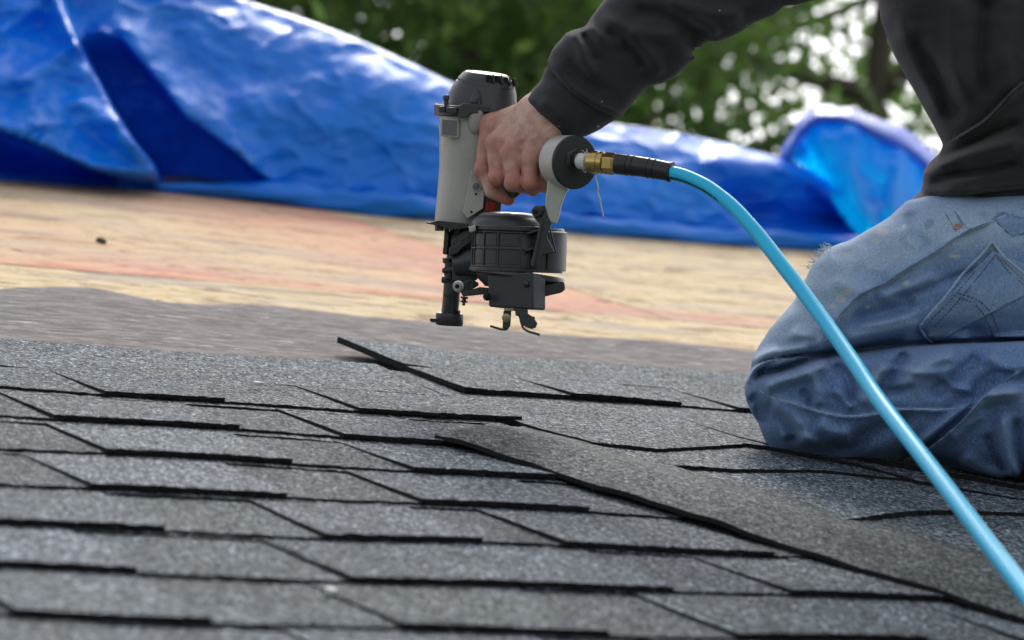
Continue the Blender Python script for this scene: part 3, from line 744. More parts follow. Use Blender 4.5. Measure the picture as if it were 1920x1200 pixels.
# exhaust cap
part('exhaust_cap', lambda b: b.loft([ring(896, 212, 74, 70, .10), ring(898, 203, 73, 69, .10), ring(903, 196, 66, 66, .12), ring(905, 182, 64, 63, .13), ring(908, 168, 60, 59, .14), ring(911, 158, 55, 55, .15)]), MT['black'], bevel=0, smooth=50)
crown = part('cap_crown', lambda b: b.loft([ring(912, 158, 54, 54, .15, n=40, e=2.6), ring(912, 153, 53.5, 53, .15, n=40, e=2.6), ring(912, 141, 44, 44, .13, n=40, e=2.6), ring(912, 137, 39, 40, .12, n=40, e=2.6), ring(912, 136, 30, 32, .12, n=40, e=2.6)]), MT['black'], bevel=0, smooth=30)
for (x, y, a) in ((917, 146.5, 12), (933, 148.5, 11), (949, 151, 9.5), (962, 154, 5)):
    zz = 150 - 49.5 * math.sqrt(max(0.02, 1 - ((x - 912) / 52) ** 2))
    part('vent_slot_shade', lambda b: b.prism([(x - a / 2, y - 6.5), (x + a / 2 - 1, y - 5.5), (x + a / 2 + 1.5, y + 8), (x - a / 2 + .5, y + 7)], zz - 3.2, zz + 5), MT['dark'], crown, smooth=0, bevel=0.0003)  # solid block, its black painted in for the shade of the slot
    part('vent_rib', lambda b: b.prism([(x + a / 2, y - 8), (x + a / 2 + 3, y - 7.5), (x + a / 2 + 5.5, y + 9), (x + a / 2 + 2, y + 8.5)], zz - 6, zz + 6), MT['black'], crown, smooth=0, bevel=0.0003)
part('dome_groove', lambda b: b.loft([ring(893, 166, 3, 3, 0, 0, 88, 14), ring(893, 180, 9, 6, 0, 0, 86, 14), ring(893, 198, 12, 8, 0, 0, 85, 14)]), MT['black'], bevel=0, smooth=60)
# clamp band with its lugs and screws
def band(b):
    pts = []
    for i in range(26):
        th = math.pi * (1.02 - 0.62 * i / 25)
        pts.append((895 + 76 * math.cos(th), 150 - 74 * math.sin(th)))
    prof = [(-1.5, 0), (4, 0)]
    rings = []
    for i, (x, z) in enumerate(pts):
        t = i / 25; y0 = 193 + 7 * t + (0 if t < .62 else -3); hh = 24 - 4 * t if t < .62 else 15
        nx, nz = (x - 895) / 76, (z - 150) / 74
        rings.append([(x, y0, z), (x + nx * 5, y0 + 2, z + nz * 5), (x + nx * 5, y0 + hh - 2, z + nz * 5), (x, y0 + hh, z)])
    b.loft(rings)
clamp = part('clamp_band', band, MT['black'], smooth=40, bevel=0.0005)
part('lug', lambda b: b.box((829, 205, 92), (13, 12, 12)), MT['black'], clamp, bevel=0.0012)
part('lug', lambda b: b.box((847, 207, 76), (20, 12, 12)), MT['black'], clamp, bevel=0.0012)
part('clamp_screw', lambda b: b.lathe((836, 178, 104), (0.05, 1, 0), [(0, 5), (2, 6), (9, 6), (9, 4.5), (18, 4.5)], 16), MT['black2'], clamp)
part('clamp_screw', lambda b: b.lathe((889, 183, 78), (0.05, 1, 0), [(0, 7), (2, 8), (10, 8), (10, 6.5), (18, 6.5)], 16), MT['black2'], clamp)
part('clamp_tab', lambda b: b.prism([(862, 198), (868, 193), (884, 194), (897, 198), (897, 213), (880, 214), (872, 222), (858, 220)], 66, 80), MT['black'], clamp, bevel=0.001)
npl = part('name_plate', lambda b: b.prism([(826, 220), (861, 223), (860, 259), (825, 255)], 82, 100), MT['grey'], bevel=0.0012)
part('sticker', lambda b: b.prism([(829.5, 224), (857.5, 226), (856.5, 255), (828.5, 252)], 80.6, 86), MT['plate'], npl, bevel=0.0003)
def nut(b, p, ax, r, h): b.lathe(p, ax, [(0, r), (h, r)], 6)
part('bolt', lambda b: (b.lathe((897, 326, 86), (0, 0, -1), [(0, 7), (2.5, 7), (3, 6), (6, 5.5)], 20), nut(b, (897, 326, 80), (0, 0, -1), 2.8, 1.5)), MT['black2'], bevel=0.0002)
bt = part('button', lambda b: b.lathe((893.5, 350, 86), (-.1, 0, -1), [(0, 9.5), (4, 9.5), (5, 8.5), (5, 7), (3.5, 7)], 24), MT['grey'], bevel=0.0002)
part('button_core', lambda b: b.lathe((893.5, 350, 86), (-.1, 0, -1), [(0, 6.6), (4.2, 6.6), (4.8, 5)], 20), MT['plate'], bt, bevel=0)
for (x, y) in ((892.5, 364), (884, 397.5)):
    part('screw_hole', lambda b: b.lathe((x, y, 85), (0, 0, -1), [(0, 2.4), (1.5, 2.4)], 12), MT['dark'], bevel=0)
# trigger group
part('trigger_housing', lambda b: b.prism([(909, 366), (920, 372), (941, 376), (938, 402), (926, 408), (896, 416), (893, 402), (907, 394)], 92, 140), MT['black'], bevel=0.001)
sw = part('safety_switch', lambda b: b.prism([(911, 379), (929, 381), (927, 397), (909, 395)], 89, 98), MT['red'], bevel=0.0005)
for x in (914.5, 919, 923.5): part('grip_rib', lambda b: b.box((x, 388.3, 88.5), (1.6, 14, 2)), MT['red'], sw, bevel=0.0003)
trg = part('trigger', lambda b: b.prism([(938, 346), (950, 345), (967, 350), (972, 356), (972, 366), (966, 371), (956, 370), (948, 362)], 4, 40), MT['black'], bevel=0.0012)
part('trigger_edge', lambda b: b.tube(spline([(943, 347, 3), (950, 360, 3), (958, 369, 3), (967, 369, 3), (972, 362, 3)], 16), 1.6, 8), MT['black2'], trg, smooth=180, bevel=0)
# handle
HA, HBp = np.array([930, 297, 120.]), np.array([1052, 303.5, -4.])
HAX = np.array([0.555, 0.03, -0.83]); HAX /= np.linalg.norm(HAX)
CAPC = np.array([1078, 304.5, -72.])
part('handle', lambda b: b.tube(np.array([HA + (CAPC - HA) * t for t in np.linspace(0, 0.85, 12)]), [34, 33, 31, 30, 30, 30, 31, 31, 31, 31, 30, 30], 24), MT['rubber'], smooth=60, bevel=0)
cap = part('handle_cap', lambda b: b.lathe(CAPC - HAX * 58, HAX, [(0, 30), (5, 44), (10, 49.5), (52, 51), (55, 50)], 64), MT['grey'], smooth=40, bevel=0)
cov = part('cap_cover', lambda b: b.lathe(CAPC - HAX * 3, HAX, [(0, 50.6), (2, 50.8), (4, 50), (5.5, 48), (6.5, 30), (6.6, 4)], 64), MT['rubber'], cap, smooth=30, bevel=0)
inl = part('inlet', lambda b: b.lathe(CAPC + np.array([-2, -6, 0]) + HAX * 2, HAX, [(0, 24), (4, 22), (6, 17), (20, 16)], 6), MT['rubber'], cap, smooth=20, bevel=0.0012)
HD = np.array([0.93, 0.075, -0.36]); HD /= np.linalg.norm(HD)                 # the way the coupling leaves the handle
PLG = CAPC + np.array([10, -2.5, -18])
part('thread_tape', lambda b: b.lathe(PLG - HD * 8, HD, [(0, 10), (4, 14), (9, 15.5), (14, 14.5), (19, 15), (22, 11)], 22), MT['tape'], smooth=40, bevel=0)
tht = B(); r2 = np.random.default_rng(5)
for i in range(16):
    th = r2.uniform(0, 6.28); p = PLG + HD * r2.uniform(4, 16) + 14 * np.array([0.05, math.cos(th), math.sin(th)])
    tht.tube(spline([p, p + r2.normal(0, 3, 3) + (0, math.cos(th) * 4, 0), p + r2.normal(0, 5, 3) + (0, math.cos(th) * 8, 0)], 6), 0.5, 5)
th_ = tht.make('loose_thread', MT['tape'], gun, smooth=180)
part('loose_thread', lambda b: b.tube(spline([(1117, 326, -100), (1119, 340, -101), (1122, 352, -102), (1121, 360, -100), (1125, 374, -101), (1128, 388, -100), (1130, 397, -100), (1132, 406, -100)], 34) + r2.normal(0, .35, (34, 3)), 1.25, 7), MT['tape'], smooth=180, bevel=0)
# strut from the cap down to the magazine
part('strut', lambda b: b.loft([[(1028, 338, z0), (1068, 352, z0), (1068, 352, z1), (1028, 338, z1)] for z0, z1 in ()] or
    [[(xl, yl, -62), (xr, yr, -62), (xr + 1, yr, -26), (xl, yl, -26)] for (xl, yl, xr, yr) in
     ((1031, 318, 1066, 348), (1027, 338, 1067, 354), (1025, 356, 1062, 361), (1023, 372, 1056, 374), (1022, 385, 1052, 386), (1026, 402, 1048, 404), (1032, 417, 1043, 420))]), MT['grey'], smooth=40, bevel=0.0022, segs=3)
# magazine drum
MC = np.array([971., 470, 52.]); MAX_ = np.array([-0.035, 1, 0.0]); MAX_ /= np.linalg.norm(MAX_)
mag = part('magazine', lambda b: b.lathe(MC - MAX_ * 44, MAX_, [(0, 84), (3, 86.5), (78, 88), (80, 85)], 72), MT['black'], smooth=40, bevel=0)
e1 = np.cross(MAX_, [0, 0, 1.]); e1 /= np.linalg.norm(e1); e2 = np.cross(e1, MAX_)
if e1[0] < 0: e1 = -e1
if e2[2] > 0: e2 = -e2                                                        # e2 towards the lens
def drum(th, y, r): return MC + MAX_ * y + r * (math.sin(math.radians(th)) * e1 + math.cos(math.radians(th)) * e2)
def drum_bar(b, t0, t1, y0, y1, r0=86, r1=90.2):
    m = max(2, int(abs(t1 - t0) / 4) + 1); rings = []
    for t in np.linspace(t0, t1, m): rings.append([drum(t, y0, r0), drum(t, y0, r1), drum(t, y1, r1), drum(t, y1, r0)])
    b.loft(rings)
for t in (-74, -66, -46, -25, 3, 14): part('drum_rib', lambda b: drum_bar(b, t - .9, t + .9, -36, 32), MT['black'], mag, bevel=0.0003)
for y in (-34, -3, 31): part('drum_rib', lambda b: drum_bar(b, -78, 24, y - 1.3, y + 1.3), MT['black'], mag, bevel=0.0003)
for (t0, t1) in ((-64, -48), (-44, -27), (-23, 1)):
    for (y0, y1) in ((-30, -7), (1, 27)): part('drum_panel', lambda b: drum_bar(b, t0, t1, y0, y1, 86, 88.6), MT['black'], mag, bevel=0.0006)
part('rim', lambda b: drum_bar(b, -88, 26, -46, -37, 84, 92), MT['black'], mag, bevel=0.0008)
part('rim', lambda b: drum_bar(b, -88, 70, 33, 40, 84, 91), MT['black'], mag, bevel=0.0008)
lid = part('magazine_lid', lambda b: b.lathe(MC + np.array([-22, 2, 10]) - MAX_ * 42, -MAX_, [(0, 68), (12, 68), (20, 62), (24, 54), (26, 52)], 60), MT['black'], smooth=50, bevel=0)
part('lid_plate', lambda b: b.lathe(MC + np.array([-20, 3, 12]) - MAX_ * 64, -MAX_, [(0, 55), (5, 54), (9, 46), (11, 30), (11.5, 5)], 60), MT['plate'], lid, smooth=60, bevel=0)
part('magazine_door', lambda b: drum_bar(b, 38, 118, -38, 36, 84, 91.5), MT['black'], smooth=40, bevel=0.001)
part('door_edge', lambda b: b.tube(spline([(1030, 419, -24), (1034, 440, -26), (1042, 474, -24)], 12), 1.5, 8), MT['black2'], smooth=180, bevel=0)
part('latch', lambda b: b.prism([(880, 426), (892, 421), (893, 433), (881, 437)], -2, 14), MT['steel'], bevel=0.001)
hg = part('hanger', lambda b: b.prism([(1000, 392), (1006, 385), (1030, 386), (1035, 396), (1034, 420), (1026, 444), (1041, 474), (1018, 478), (1008, 500), (994, 497), (1003, 462), (1012, 420), (1002, 410)], -58, -36), MT['black'], bevel=0.0012)
part('hanger_fin', lambda b: b.prism([(1014, 412), (1018, 414), (1001, 500), (996, 499)], -66, -56), MT['black'], hg, bevel=0.0006)
part('hanger_web', lambda b: b.prism([(988, 436), (1012, 429), (1012, 433), (988, 440)], -52, -30), MT['black'], hg, bevel=0.0005)
part('hanger_web', lambda b: b.prism([(984, 468), (1004, 463), (1003, 467), (984, 472)], -52, -30), MT['black'], hg, bevel=0.0005)
bb1 = part('hanger_bolt', lambda b: b.lathe((1010, 397, -56), (-.45, 0, -1), [(0, 11), (8, 11), (9, 9.5), (14, 9)], 24), MT['black2'], hg, bevel=0.0003)
part('bolt_socket', lambda b: nut(b, (1003.4, 397, -70.5), (-.45, 0, -1), 4.6, 1.5), MT['dark'], hg, bevel=0)
# plate and box under the drum
part('base_plate', lambda b: b.lathe(MC + MAX_ * 37 + np.array([1, 3, 0]), np.array([-.14, 1, -.02]), [(0, 87), (3, 89.5), (10, 89.5), (12, 87), (13, 60)], 64), MT['black2'], smooth=40, bevel=0)
part('base_hub', lambda b: b.lathe(MC + MAX_ * 46, np.array([-.1, 1, -.02]), [(0, 78), (12, 74), (22, 62), (26, 58)], 48), MT['black'], smooth=40, bevel=0)
part('drum_foot', lambda b: b.prism([(1000, 536), (1058, 528), (1060, 543), (1052, 549), (1022, 556), (1004, 552)], 0, 60), MT['black'], bevel=0.0015)
part('adjuster_box', lambda b: b.loft([[(914, 514, -8), (998, 509, -58), (1024, 523, -20), (940, 526, 30)], [(915, 575, -8), (999, 581, -58), (1024, 582, -20), (940, 578, 30)]]), MT['black'], smooth=30, bevel=0.0022, segs=3)
part('box_screw', lambda b: b.lathe((915, 556, -22), (-.6, 0, -.8), [(0, 8), (5, 8), (5.5, 6), (10, 5)], 12), MT['dark'], bevel=0.0003)
part('box_screw', lambda b: b.lathe((987, 532, -52), (-.45, 0, -.9), [(0, 7), (4, 6), (6, 3)], 12), MT['black2'], bevel=0)
def strip(b, pts, w, t=2.2, dz=0):                     # bent flat bar: centre line in the picture plane, width in depth
    P = np.array(pts, float); Tn = np.gradient(P[:, :2], axis=0); Tn /= np.linalg.norm(Tn, axis=1)[:, None]
    rings = []
    for p, tn in zip(P, Tn):
        n_ = np.array([-tn[1], tn[0]]) * t; w2 = w / 2
        rings.append([(p[0] - n_[0], p[1] - n_[1], p[2] - w2), (p[0] + n_[0], p[1] + n_[1], p[2] - w2), (p[0] + n_[0], p[1] + n_[1], p[2] + w2), (p[0] - n_[0], p[1] - n_[1], p[2] + w2)])
    b.loft(rings)
gl = part('depth_guide', lambda b: strip(b, spline([(953, 578, -30), (953, 596, -30), (953, 610, -30), (950, 617, -30), (940, 617.5, -32), (928, 614, -36), (919, 611, -38)], 24), 20), MT['black2'], smooth=50, bevel=0.0003)
part('guide_face', lambda b: b.prism([(944, 583), (959, 580), (957, 612), (951, 617), (942, 615)], -42, -38), MT['black2'], gl, bevel=0.0004)
part('guide_screw', lambda b: (b.lathe((949, 596, -42), (-.15, 0, -1), [(0, 8), (2, 8), (2.5, 6)], 20), b.lathe((949, 596, -45), (-.15, 0, -1), [(0, 4), (4, 3.4)], 12)), MT['zinc'], gl, bevel=0)
part('guide_nut', lambda b: b.lathe((957, 578, -38), (0, 1, 0), [(0, 12), (5, 12)], 6), MT['zinc'], bevel=0.0003)
gr_ = part('depth_guide', lambda b: strip(b, spline([(969, 580, -40), (974, 592, -40), (978, 606, -42), (982, 616, -44), (992, 622, -48), (1003, 625, -52), (1012, 628, -54)], 24), 18), MT['black2'], smooth=50, bevel=0.0003)
part('guide_knob', lambda b: b.prism([(975, 590), (984, 584), (999, 594), (1003, 593), (1003, 599), (1008, 606), (1005, 614), (997, 617), (985, 613), (974, 604)], -62, -40), MT['black'], gr_, bevel=0.0014)
part('guide_knob_rib', lambda b: b.prism([(966, 578), (990, 580), (990, 590), (978, 594), (966, 592)], -52, -32), MT['black'], gr_, bevel=0.001)
# nose
part('flange', lambda b: b.prism([(799, 415.5), (806, 417), (820, 413), (880, 420), (878, 428), (846, 431), (815, 422), (800, 419)], 92, 205), MT['black2'], bevel=0.0006)
part('flange_bolt', lambda b: b.lathe((824, 418, 108), (0, 1, 0), [(0, 9), (14, 9), (15, 7)], 6), MT['black2'], bevel=0.0004)
part('flange_bolt', lambda b: b.lathe((838, 424, 122), (0, 1, 0), [(0, 5), (16, 5)], 10), MT['black2'], bevel=0.0003)
part('nose_tube', lambda b: b.lathe((862, 424, 140), (-14, 92, 4), [(0, 19), (10, 17), (30, 18), (48, 16), (92, 15.5)], 26), MT['black2'], smooth=40, bevel=0)
part('nose_rail', lambda b: b.prism([(834, 427), (843, 428), (838, 478), (830, 476)], 118, 160), MT['black2'], bevel=0.0006)
part('nose_rail', lambda b: b.prism([(846, 440), (868, 436), (862, 520), (841, 520)], 122, 158), MT['black'], bevel=0.0012)
part('feed_housing', lambda b: b.prism([(846, 450), (870, 432), (892, 430), (896, 524), (872, 534), (848, 526)], 100, 165), MT['black'], bevel=0.0015)
part('feed_bracket', lambda b: b.prism([(842, 464), (858, 458), (862, 448), (878, 436), (885, 440), (882, 456), (866, 466), (858, 476), (842, 480)], 84, 120), MT['black'], bevel=0.0012)
fp = part('feed_cylinder', lambda b: b.lathe((851, 498, 108), (1, -0.22, -0.18), [(0, 15), (2, 20), (8, 22), (26, 26), (28, 27), (44, 28)], 36), MT['black2'], smooth=35, bevel=0)
part('feed_rod', lambda b: b.lathe((829, 508, 112), (1, -0.16, -0.12), [(0, 3), (3, 6), (24, 6.5)], 16), MT['black2'], fp, bevel=0)
for (x, y, h_) in ((843, 492, 20), (842, 511, 12), (839, 484, 10)):
    part('nose_collar', lambda b: b.lathe((x, y, 118), (-.08, 1, 0), [(0, 9), (h_, 8.5)], 18), MT['black'], bevel=0.0006)
part('nose_lug', lambda b: b.lathe((829, 524, 130), (1, 0.1, -.3), [(0, 6.5), (16, 6.5)], 14), MT['black2'], bevel=0.0005)
part('driver_guide', lambda b: b.loft([ring(849, 512, 16, 15, 0, 0, 136, 24), ring(847, 545, 16, 15, 0, 0, 136, 24), ring(845, 572, 16, 15, 0, 0, 136, 24), ring(843, 590, 16, 16, 0, 0, 136, 24)]), MT['black2'], bevel=0, smooth=50)
part('guide_ridge', lambda b: b.prism([(838, 548), (846, 548), (841, 592), (830, 592)], 116, 130), MT['black2'], bevel=0.0008)
part('guide_bolt', lambda b: b.lathe((837, 553, 114), (-.4, 0, -1), [(0, 4), (5, 3.6)], 10), MT['black2'], bevel=0)
ft = part('nose_foot', lambda b: b.loft([ring(843, 587, 25, 27, .06, -.05, 138, 36), ring(843, 591, 26, 28, .06, -.05, 138, 36), ring(842.5, 608, 25.5, 27.5, .06, -.05, 138, 36), ring(842.5, 610, 24, 26, .06, -.05, 138, 36)]), MT['black2'], bevel=0, smooth=40)
part('foot_tab', lambda b: b.prism([(805, 599), (808, 596), (822, 597), (828, 588), (840, 590), (838, 608), (808, 604)], 122, 146), MT['black2'], ft, bevel=0.0008)
part('foot_tab', lambda b: b.prism([(857, 588), (861, 581), (863, 583), (863, 591)], 118, 132), MT['black2'], ft, bevel=0.0004)
# pivot arm between nose and drum
pv = part('pivot_arm', lambda b: b.prism([(862, 531), (884, 522), (898, 531), (897, 536), (872, 550), (860, 548)], 66, 84), MT['black'], bevel=0.001)
for x in (876, 885): part('pivot_rib', lambda b: b.prism([(x, 527), (x + 2.5, 526), (x + 2.5, 543), (x, 545)], 62, 68), MT['black'], pv, bevel=0.0003)
part('pivot_plate', lambda b: b.prism([(864, 549), (900, 538), (930, 541), (922, 550), (890, 554), (868, 556)], 40, 96), MT['black'], pv, bevel=0.001)
pb = part('pivot_bolt', lambda b: b.lathe((860, 537, 66), (-.35, 0, -1), [(0, 11), (3, 11), (3.5, 8.5), (8, 8)], 24), MT['steel'], pv, bevel=0)
part('pivot_socket', lambda b: nut(b, (857.2, 537, 57.8), (-.35, 0, -1), 4.5, 1.2), MT['dark'], pv, bevel=0)
part('adjust_screw', lambda b: b.lathe((871, 556, 90), (-.1, 1, 0), [(0, 7), (4, 7), (4, 4), (8, 4), (8, 7), (11, 7), (11, 3), (17, 3)], 10), MT['black2'], bevel=0.0003)

# ------------------------------------------------------------------ air hose with its coupling
def hose_mat():
    m = Mat('blue_hose'); lw = m.n('LayerWeight'); 
    m.set(col=(0.008, 0.53, 0.84), rough=0.42, spec=0.45, Coat_Weight=0.08, Coat_Roughness=0.3, Subsurface_Weight=0.2, Subsurface_Scale=0.01)
    m.p.inputs['Subsurface Radius'].default_value = (0.3, 0.8, 1.0)
    m.bump(m.noise(300, detail=2), 0.05, 0.0004); return m.m
MT['hose'] = hose_mat()
hose_pts = [(1243, 323, -150), (1262, 325, -162), (1282, 330, -174), (1308, 341, -190), (1333, 355, -208), (1370, 384, -240), (1403, 418, -275), (1435, 456, -315), (1468, 499, -365), (1512, 556, -435), (1557, 617, -525), (1603, 683, -640), (1653, 757, -790), (1743, 873, -1090), (1833, 992, -1430), (1908, 1090, -1750), (1990, 1195, -2060), (2150, 1400, -2500)]
hz = empty('air_hose', U3(1240, 324, -150), 'bright blue air hose curving from the nail gun down across the roof', 'air hose')
hs_pts = spline(hose_pts, 150)
def hpart(name, build, mat, parent=None, smooth=40, bevel=0.0):
    bb = B(); build(bb); return bb.make(name, mat, parent or hz, smooth=smooth, bevel=bevel)
hb2 = B(ident); hb2.tube(U3a(hs_pts), 0.0065, 24); tube_o = hb2.make('tube', MT['hose'], hz, smooth=180)
K0 = PLG + HD * 14
hpart('coupler', lambda b: b.lathe(K0, HD, [(0, 13), (2, 18), (3, 20), (12, 20.5), (13, 21.5), (22, 21.5), (23, 19.5), (25, 19), (26, 21), (33, 21), (34, 19)], 40), MT['brass'], smooth=30)
hpart('hex_nut', lambda b: b.lathe(K0 + HD * 34, HD, [(0, 19), (2, 21.5), (20, 21.5), (22, 19.5), (25, 19)], 6), MT['brass'], smooth=20, bevel=0.0008)
G0 = K0 + HD * 58
gp = [G0 + HD * t + np.array([0, 0.0016 * t * t * 0.35, 0]) for t in np.linspace(0, 112, 30)]
gr = [18.5, 19.5] + [19.5 - 0.06 * i for i in range(26)] + [18.4, 17]
rel = hpart('strain_relief', lambda b: b.tube(np.array(gp), gr, 28), MT['rubber'], smooth=60)
for i in (6, 9, 17, 20):
    hpart('grip_ring', lambda b: b.tube(np.array([gp[i] + (gp[i + 1] - gp[i]) * t for t in (0, .15, .35, .5)]), [gr[i] - .5, gr[i] + 1.6, gr[i] + 1.6, gr[i] - .5], 28), MT['rubber'], rel)
hpart('relief_lip', lambda b: b.tube(np.array([gp[-2] - HD * 1, gp[-2] + HD * 1, gp[-1] - HD * .5, gp[-1] + HD * 1]), [17, 19.5, 19.5, 17.5], 28), MT['rubber'], rel)

pr = B(ident); hw = U3a(hs_pts); r5 = np.random.default_rng(9)
for k in range(7, 40):                                 # small dark print running along the hose
    if r5.uniform() < 0.12: continue
    p = hw[k]; t = hw[k + 1] - hw[k]; t /= np.linalg.norm(t); vdir = CAM - p; vdir /= np.linalg.norm(vdir)
    sd_ = np.cross(t, vdir); sd_ /= np.linalg.norm(sd_)
    for q in range(3):
        o_ = p + t * 0.0026 * q; hgt = r5.uniform(0.0006, 0.0013); wd = r5.uniform(0.0005, 0.0011)
        nn = (vdir * 0.74 + sd_ * 0.62); nn -= t * (nn @ t); nn /= np.linalg.norm(nn); tb2 = np.cross(nn, t); c_ = o_ + nn * 0.00655
        pr.add([c_ - t * wd - tb2 * hgt, c_ + t * wd - tb2 * hgt, c_ + t * wd + tb2 * hgt, c_ - t * wd + tb2 * hgt], [(0, 1, 2, 3)])
o = pr.make('print', plain('hose_print', (0.01, 0.07, 0.11), 0.6), tube_o, smooth=0, recalc=False); o['kind'] = 'stuff'

# ------------------------------------------------------------------ the worker
def denim_mat():
    m = Mat('faded_denim')
    v = m.obj()
    tw = m.noise(620, m.obj((1.0, 1.0, 0.26), (0.5, 0.3, 0.6)), 3, 0.6)
    fa = m.n('Attribute', attribute_name='fade_and_light'); pa = m.n('Attribute', attribute_name='paint')
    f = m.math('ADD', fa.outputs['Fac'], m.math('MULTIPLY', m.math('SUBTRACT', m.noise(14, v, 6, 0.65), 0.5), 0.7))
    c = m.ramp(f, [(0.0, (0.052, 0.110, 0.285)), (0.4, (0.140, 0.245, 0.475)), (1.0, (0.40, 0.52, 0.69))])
    c = m.mix(m.math('MULTIPLY', m.ramp(tw, [(0.44, (0, 0, 0)), (0.58, (1, 1, 1))]), 0.34), c, (0.33, 0.40, 0.50))
    sp = m.ramp(m.noise(600, v, 3, 0.7), [(0.35, (0.78,) * 3), (0.7, (1.2,) * 3)]); c = m.mix(1.0, c, sp, 'MULTIPLY')
    pm = m.ramp(m.math('ADD', m.math('MULTIPLY', pa.outputs['Fac'], 0.9), m.math('MULTIPLY', m.noise(90, v, 5, 0.7), 0.5)), [(0.66, (0, 0, 0)), (0.85, (1, 1, 1))])
    c = m.mix(m.math('MULTIPLY', pm, 0.6), c, (0.56, 0.55, 0.48))
    gp_ = m.n('Attribute', attribute_name='green_paint')
    pm2 = m.ramp(m.math('ADD', gp_.outputs['Fac'], m.math('MULTIPLY', m.noise(120, v, 4, 0.7), 0.5)), [(0.75, (0, 0, 0)), (1.0, (1, 1, 1))])
    c = m.mix(m.math('MULTIPLY', pm2, 0.35), c, (0.06, 0.13, 0.15))
    m.set(col=c, rough=0.88, spec=0.2, Sheen_Weight=0.12, Sheen_Roughness=0.5)
    h = m.math('ADD', m.math('MULTIPLY', tw, 1.0), m.noise(700, v, 3))
    m.bump(m.math('ADD', h, m.math('MULTIPLY', m.noise(45, v, 5), 2.5)), 0.5, 0.0012)
    return m.m
def fleece_mat():
    m = Mat('dark_fleece'); v = m.obj()
    n1 = m.noise(900, v, 3, 0.7); n2 = m.noise(18, v, 5)
    c = m.ramp(n2, [(0.3, (0.027, 0.0275, 0.031)), (0.7, (0.046, 0.0465, 0.052))])
    c = m.mix(m.math('MULTIPLY', n1, 0.3), c, (0.045, 0.044, 0.047))
    pa = m.n('Attribute', attribute_name='paint')
    pm = m.ramp(m.math('ADD', m.math('MULTIPLY', pa.outputs['Fac'], 0.9), m.math('MULTIPLY', m.noise(230, v, 4, 0.8), 0.5)), [(0.86, (0, 0, 0)), (0.95, (1, 1, 1))])
    c = m.mix(m.math('MULTIPLY', pm, 0.75), c, (0.55, 0.54, 0.5))
    m.set(col=c, rough=0.95, spec=0.15, Sheen_Weight=0.35, Sheen_Roughness=0.45)
    m.p.inputs['Sheen Tint'].default_value = (0.55, 0.53, 0.55, 1)
    m.bump(m.math('ADD', n1, m.math('MULTIPLY', m.noise(110, m.obj((1, 1, 3)), 4), 1.2)), 0.5, 0.0010)
    return m.m
def skin_mat():
    m = Mat('skin'); v = m.obj()
    rd = m.n('Attribute', attribute_name='redness')
    n1 = m.noise(60, v, 5, 0.65); n2 = m.noise(260, v, 4, 0.7)
    c = m.ramp(n1, [(0.36, (0.43, 0.225, 0.175)), (0.5, (0.55, 0.325, 0.255)), (0.64, (0.64, 0.42, 0.335))])
    c = m.mix(m.math('MULTIPLY', rd.outputs['Fac'], 0.75), c, (0.46, 0.15, 0.11))
    spots = m.ramp(n2, [(0.60, (0, 0, 0)), (0.72, (1, 1, 1))]); c = m.mix(m.math('MULTIPLY', spots, 0.22), c, (0.30, 0.14, 0.09))
    m.set(col=c, rough=0.5, spec=0.42, Subsurface_Weight=0.12, Subsurface_Scale=0.004)
    m.p.inputs['Subsurface Radius'].default_value = (1.0, 0.35, 0.2)
    vo = m.n('TexVoronoi', feature='DISTANCE_TO_EDGE'); vo.inputs['Scale'].default_value = 420; m.l(m.obj((1, 1, 1)), vo.inputs['Vector'])
    h = m.math('ADD', m.math('MULTIPLY', m.ramp(vo.outputs[0], [(0, (0, 0, 0)), (0.12, (1, 1, 1))]), 0.5), m.math('MULTIPLY', n2, 1.4))
    m.bump(m.math('ADD', h, m.math('MULTIPLY', n1, 2.0)), 0.35, 0.0007)
    return m.m
MT.update(denim=denim_mat(), fleece=fleece_mat(), skin=skin_mat(), thread_brown=plain('brown_stitching', (0.045, 0.035, 0.035), 0.8), thread_gold=plain('ochre_stitching', (0.30, 0.17, 0.06), 0.8),
          copper=plain('copper_rivet', (0.52, 0.29, 0.22), 0.45, 0.7), white_thread=plain('frayed_cotton', (0.62, 0.66, 0.70), 0.9), leather=plain('boot_leather', (0.10, 0.06, 0.035), 0.6),
          hair=plain('brown_hair', (0.05, 0.032, 0.02), 0.6, gs=200, grain=0.4), armhair=plain('fine_arm_hair', (0.16, 0.09, 0.05), 0.6), eye=plain('eye', (0.6, 0.58, 0.55), 0.2))

def vol(x0, x1, y0, y1, z0, z1, h):
    hx, hy, hz_ = h
    xs, ys, zs = np.arange(x0, x1, hx), np.arange(y0, y1, hy), np.arange(z0, z1, hz_)
    return xs, ys, zs
def cone_sdf(X, Y, Z, a, b, ra, rb):                   # tapered limb between two joints
    a = np.array(a, float); b = np.array(b, float); d = b - a; l2 = d @ d
    t = np.clip(((X - a[0]) * d[0] + (Y - a[1]) * d[1] + (Z - a[2]) * d[2]) / l2, 0, 1)
    return np.sqrt((X - a[0] - t * d[0]) ** 2 + (Y - a[1] - t * d[1]) ** 2 + (Z - a[2] - t * d[2]) ** 2) - (ra + (rb - ra) * t)
def smin(a, b, k):
    h = np.clip(0.5 + 0.5 * (b - a) / k, 0, 1); return b * (1 - h) + a * h - k * h * (1 - h)
def puff(d2, Zr, zc, R, Zt):                           # cloth-covered volume grown from an outline: d2 inside distance, Zr depth
    q = np.clip(R - d2, 0, None)[:, :, None]
    zz = (Zr - zc) * (R / Zt)
    return np.sqrt(q * q + zz * zz) - R
def blur2(A, n):
    for _ in range(n):
        A = (A + np.roll(A, 1, 0) + np.roll(A, -1, 0)) / 3; A = (A + np.roll(A, 1, 1) + np.roll(A, -1, 1)) / 3
    return A
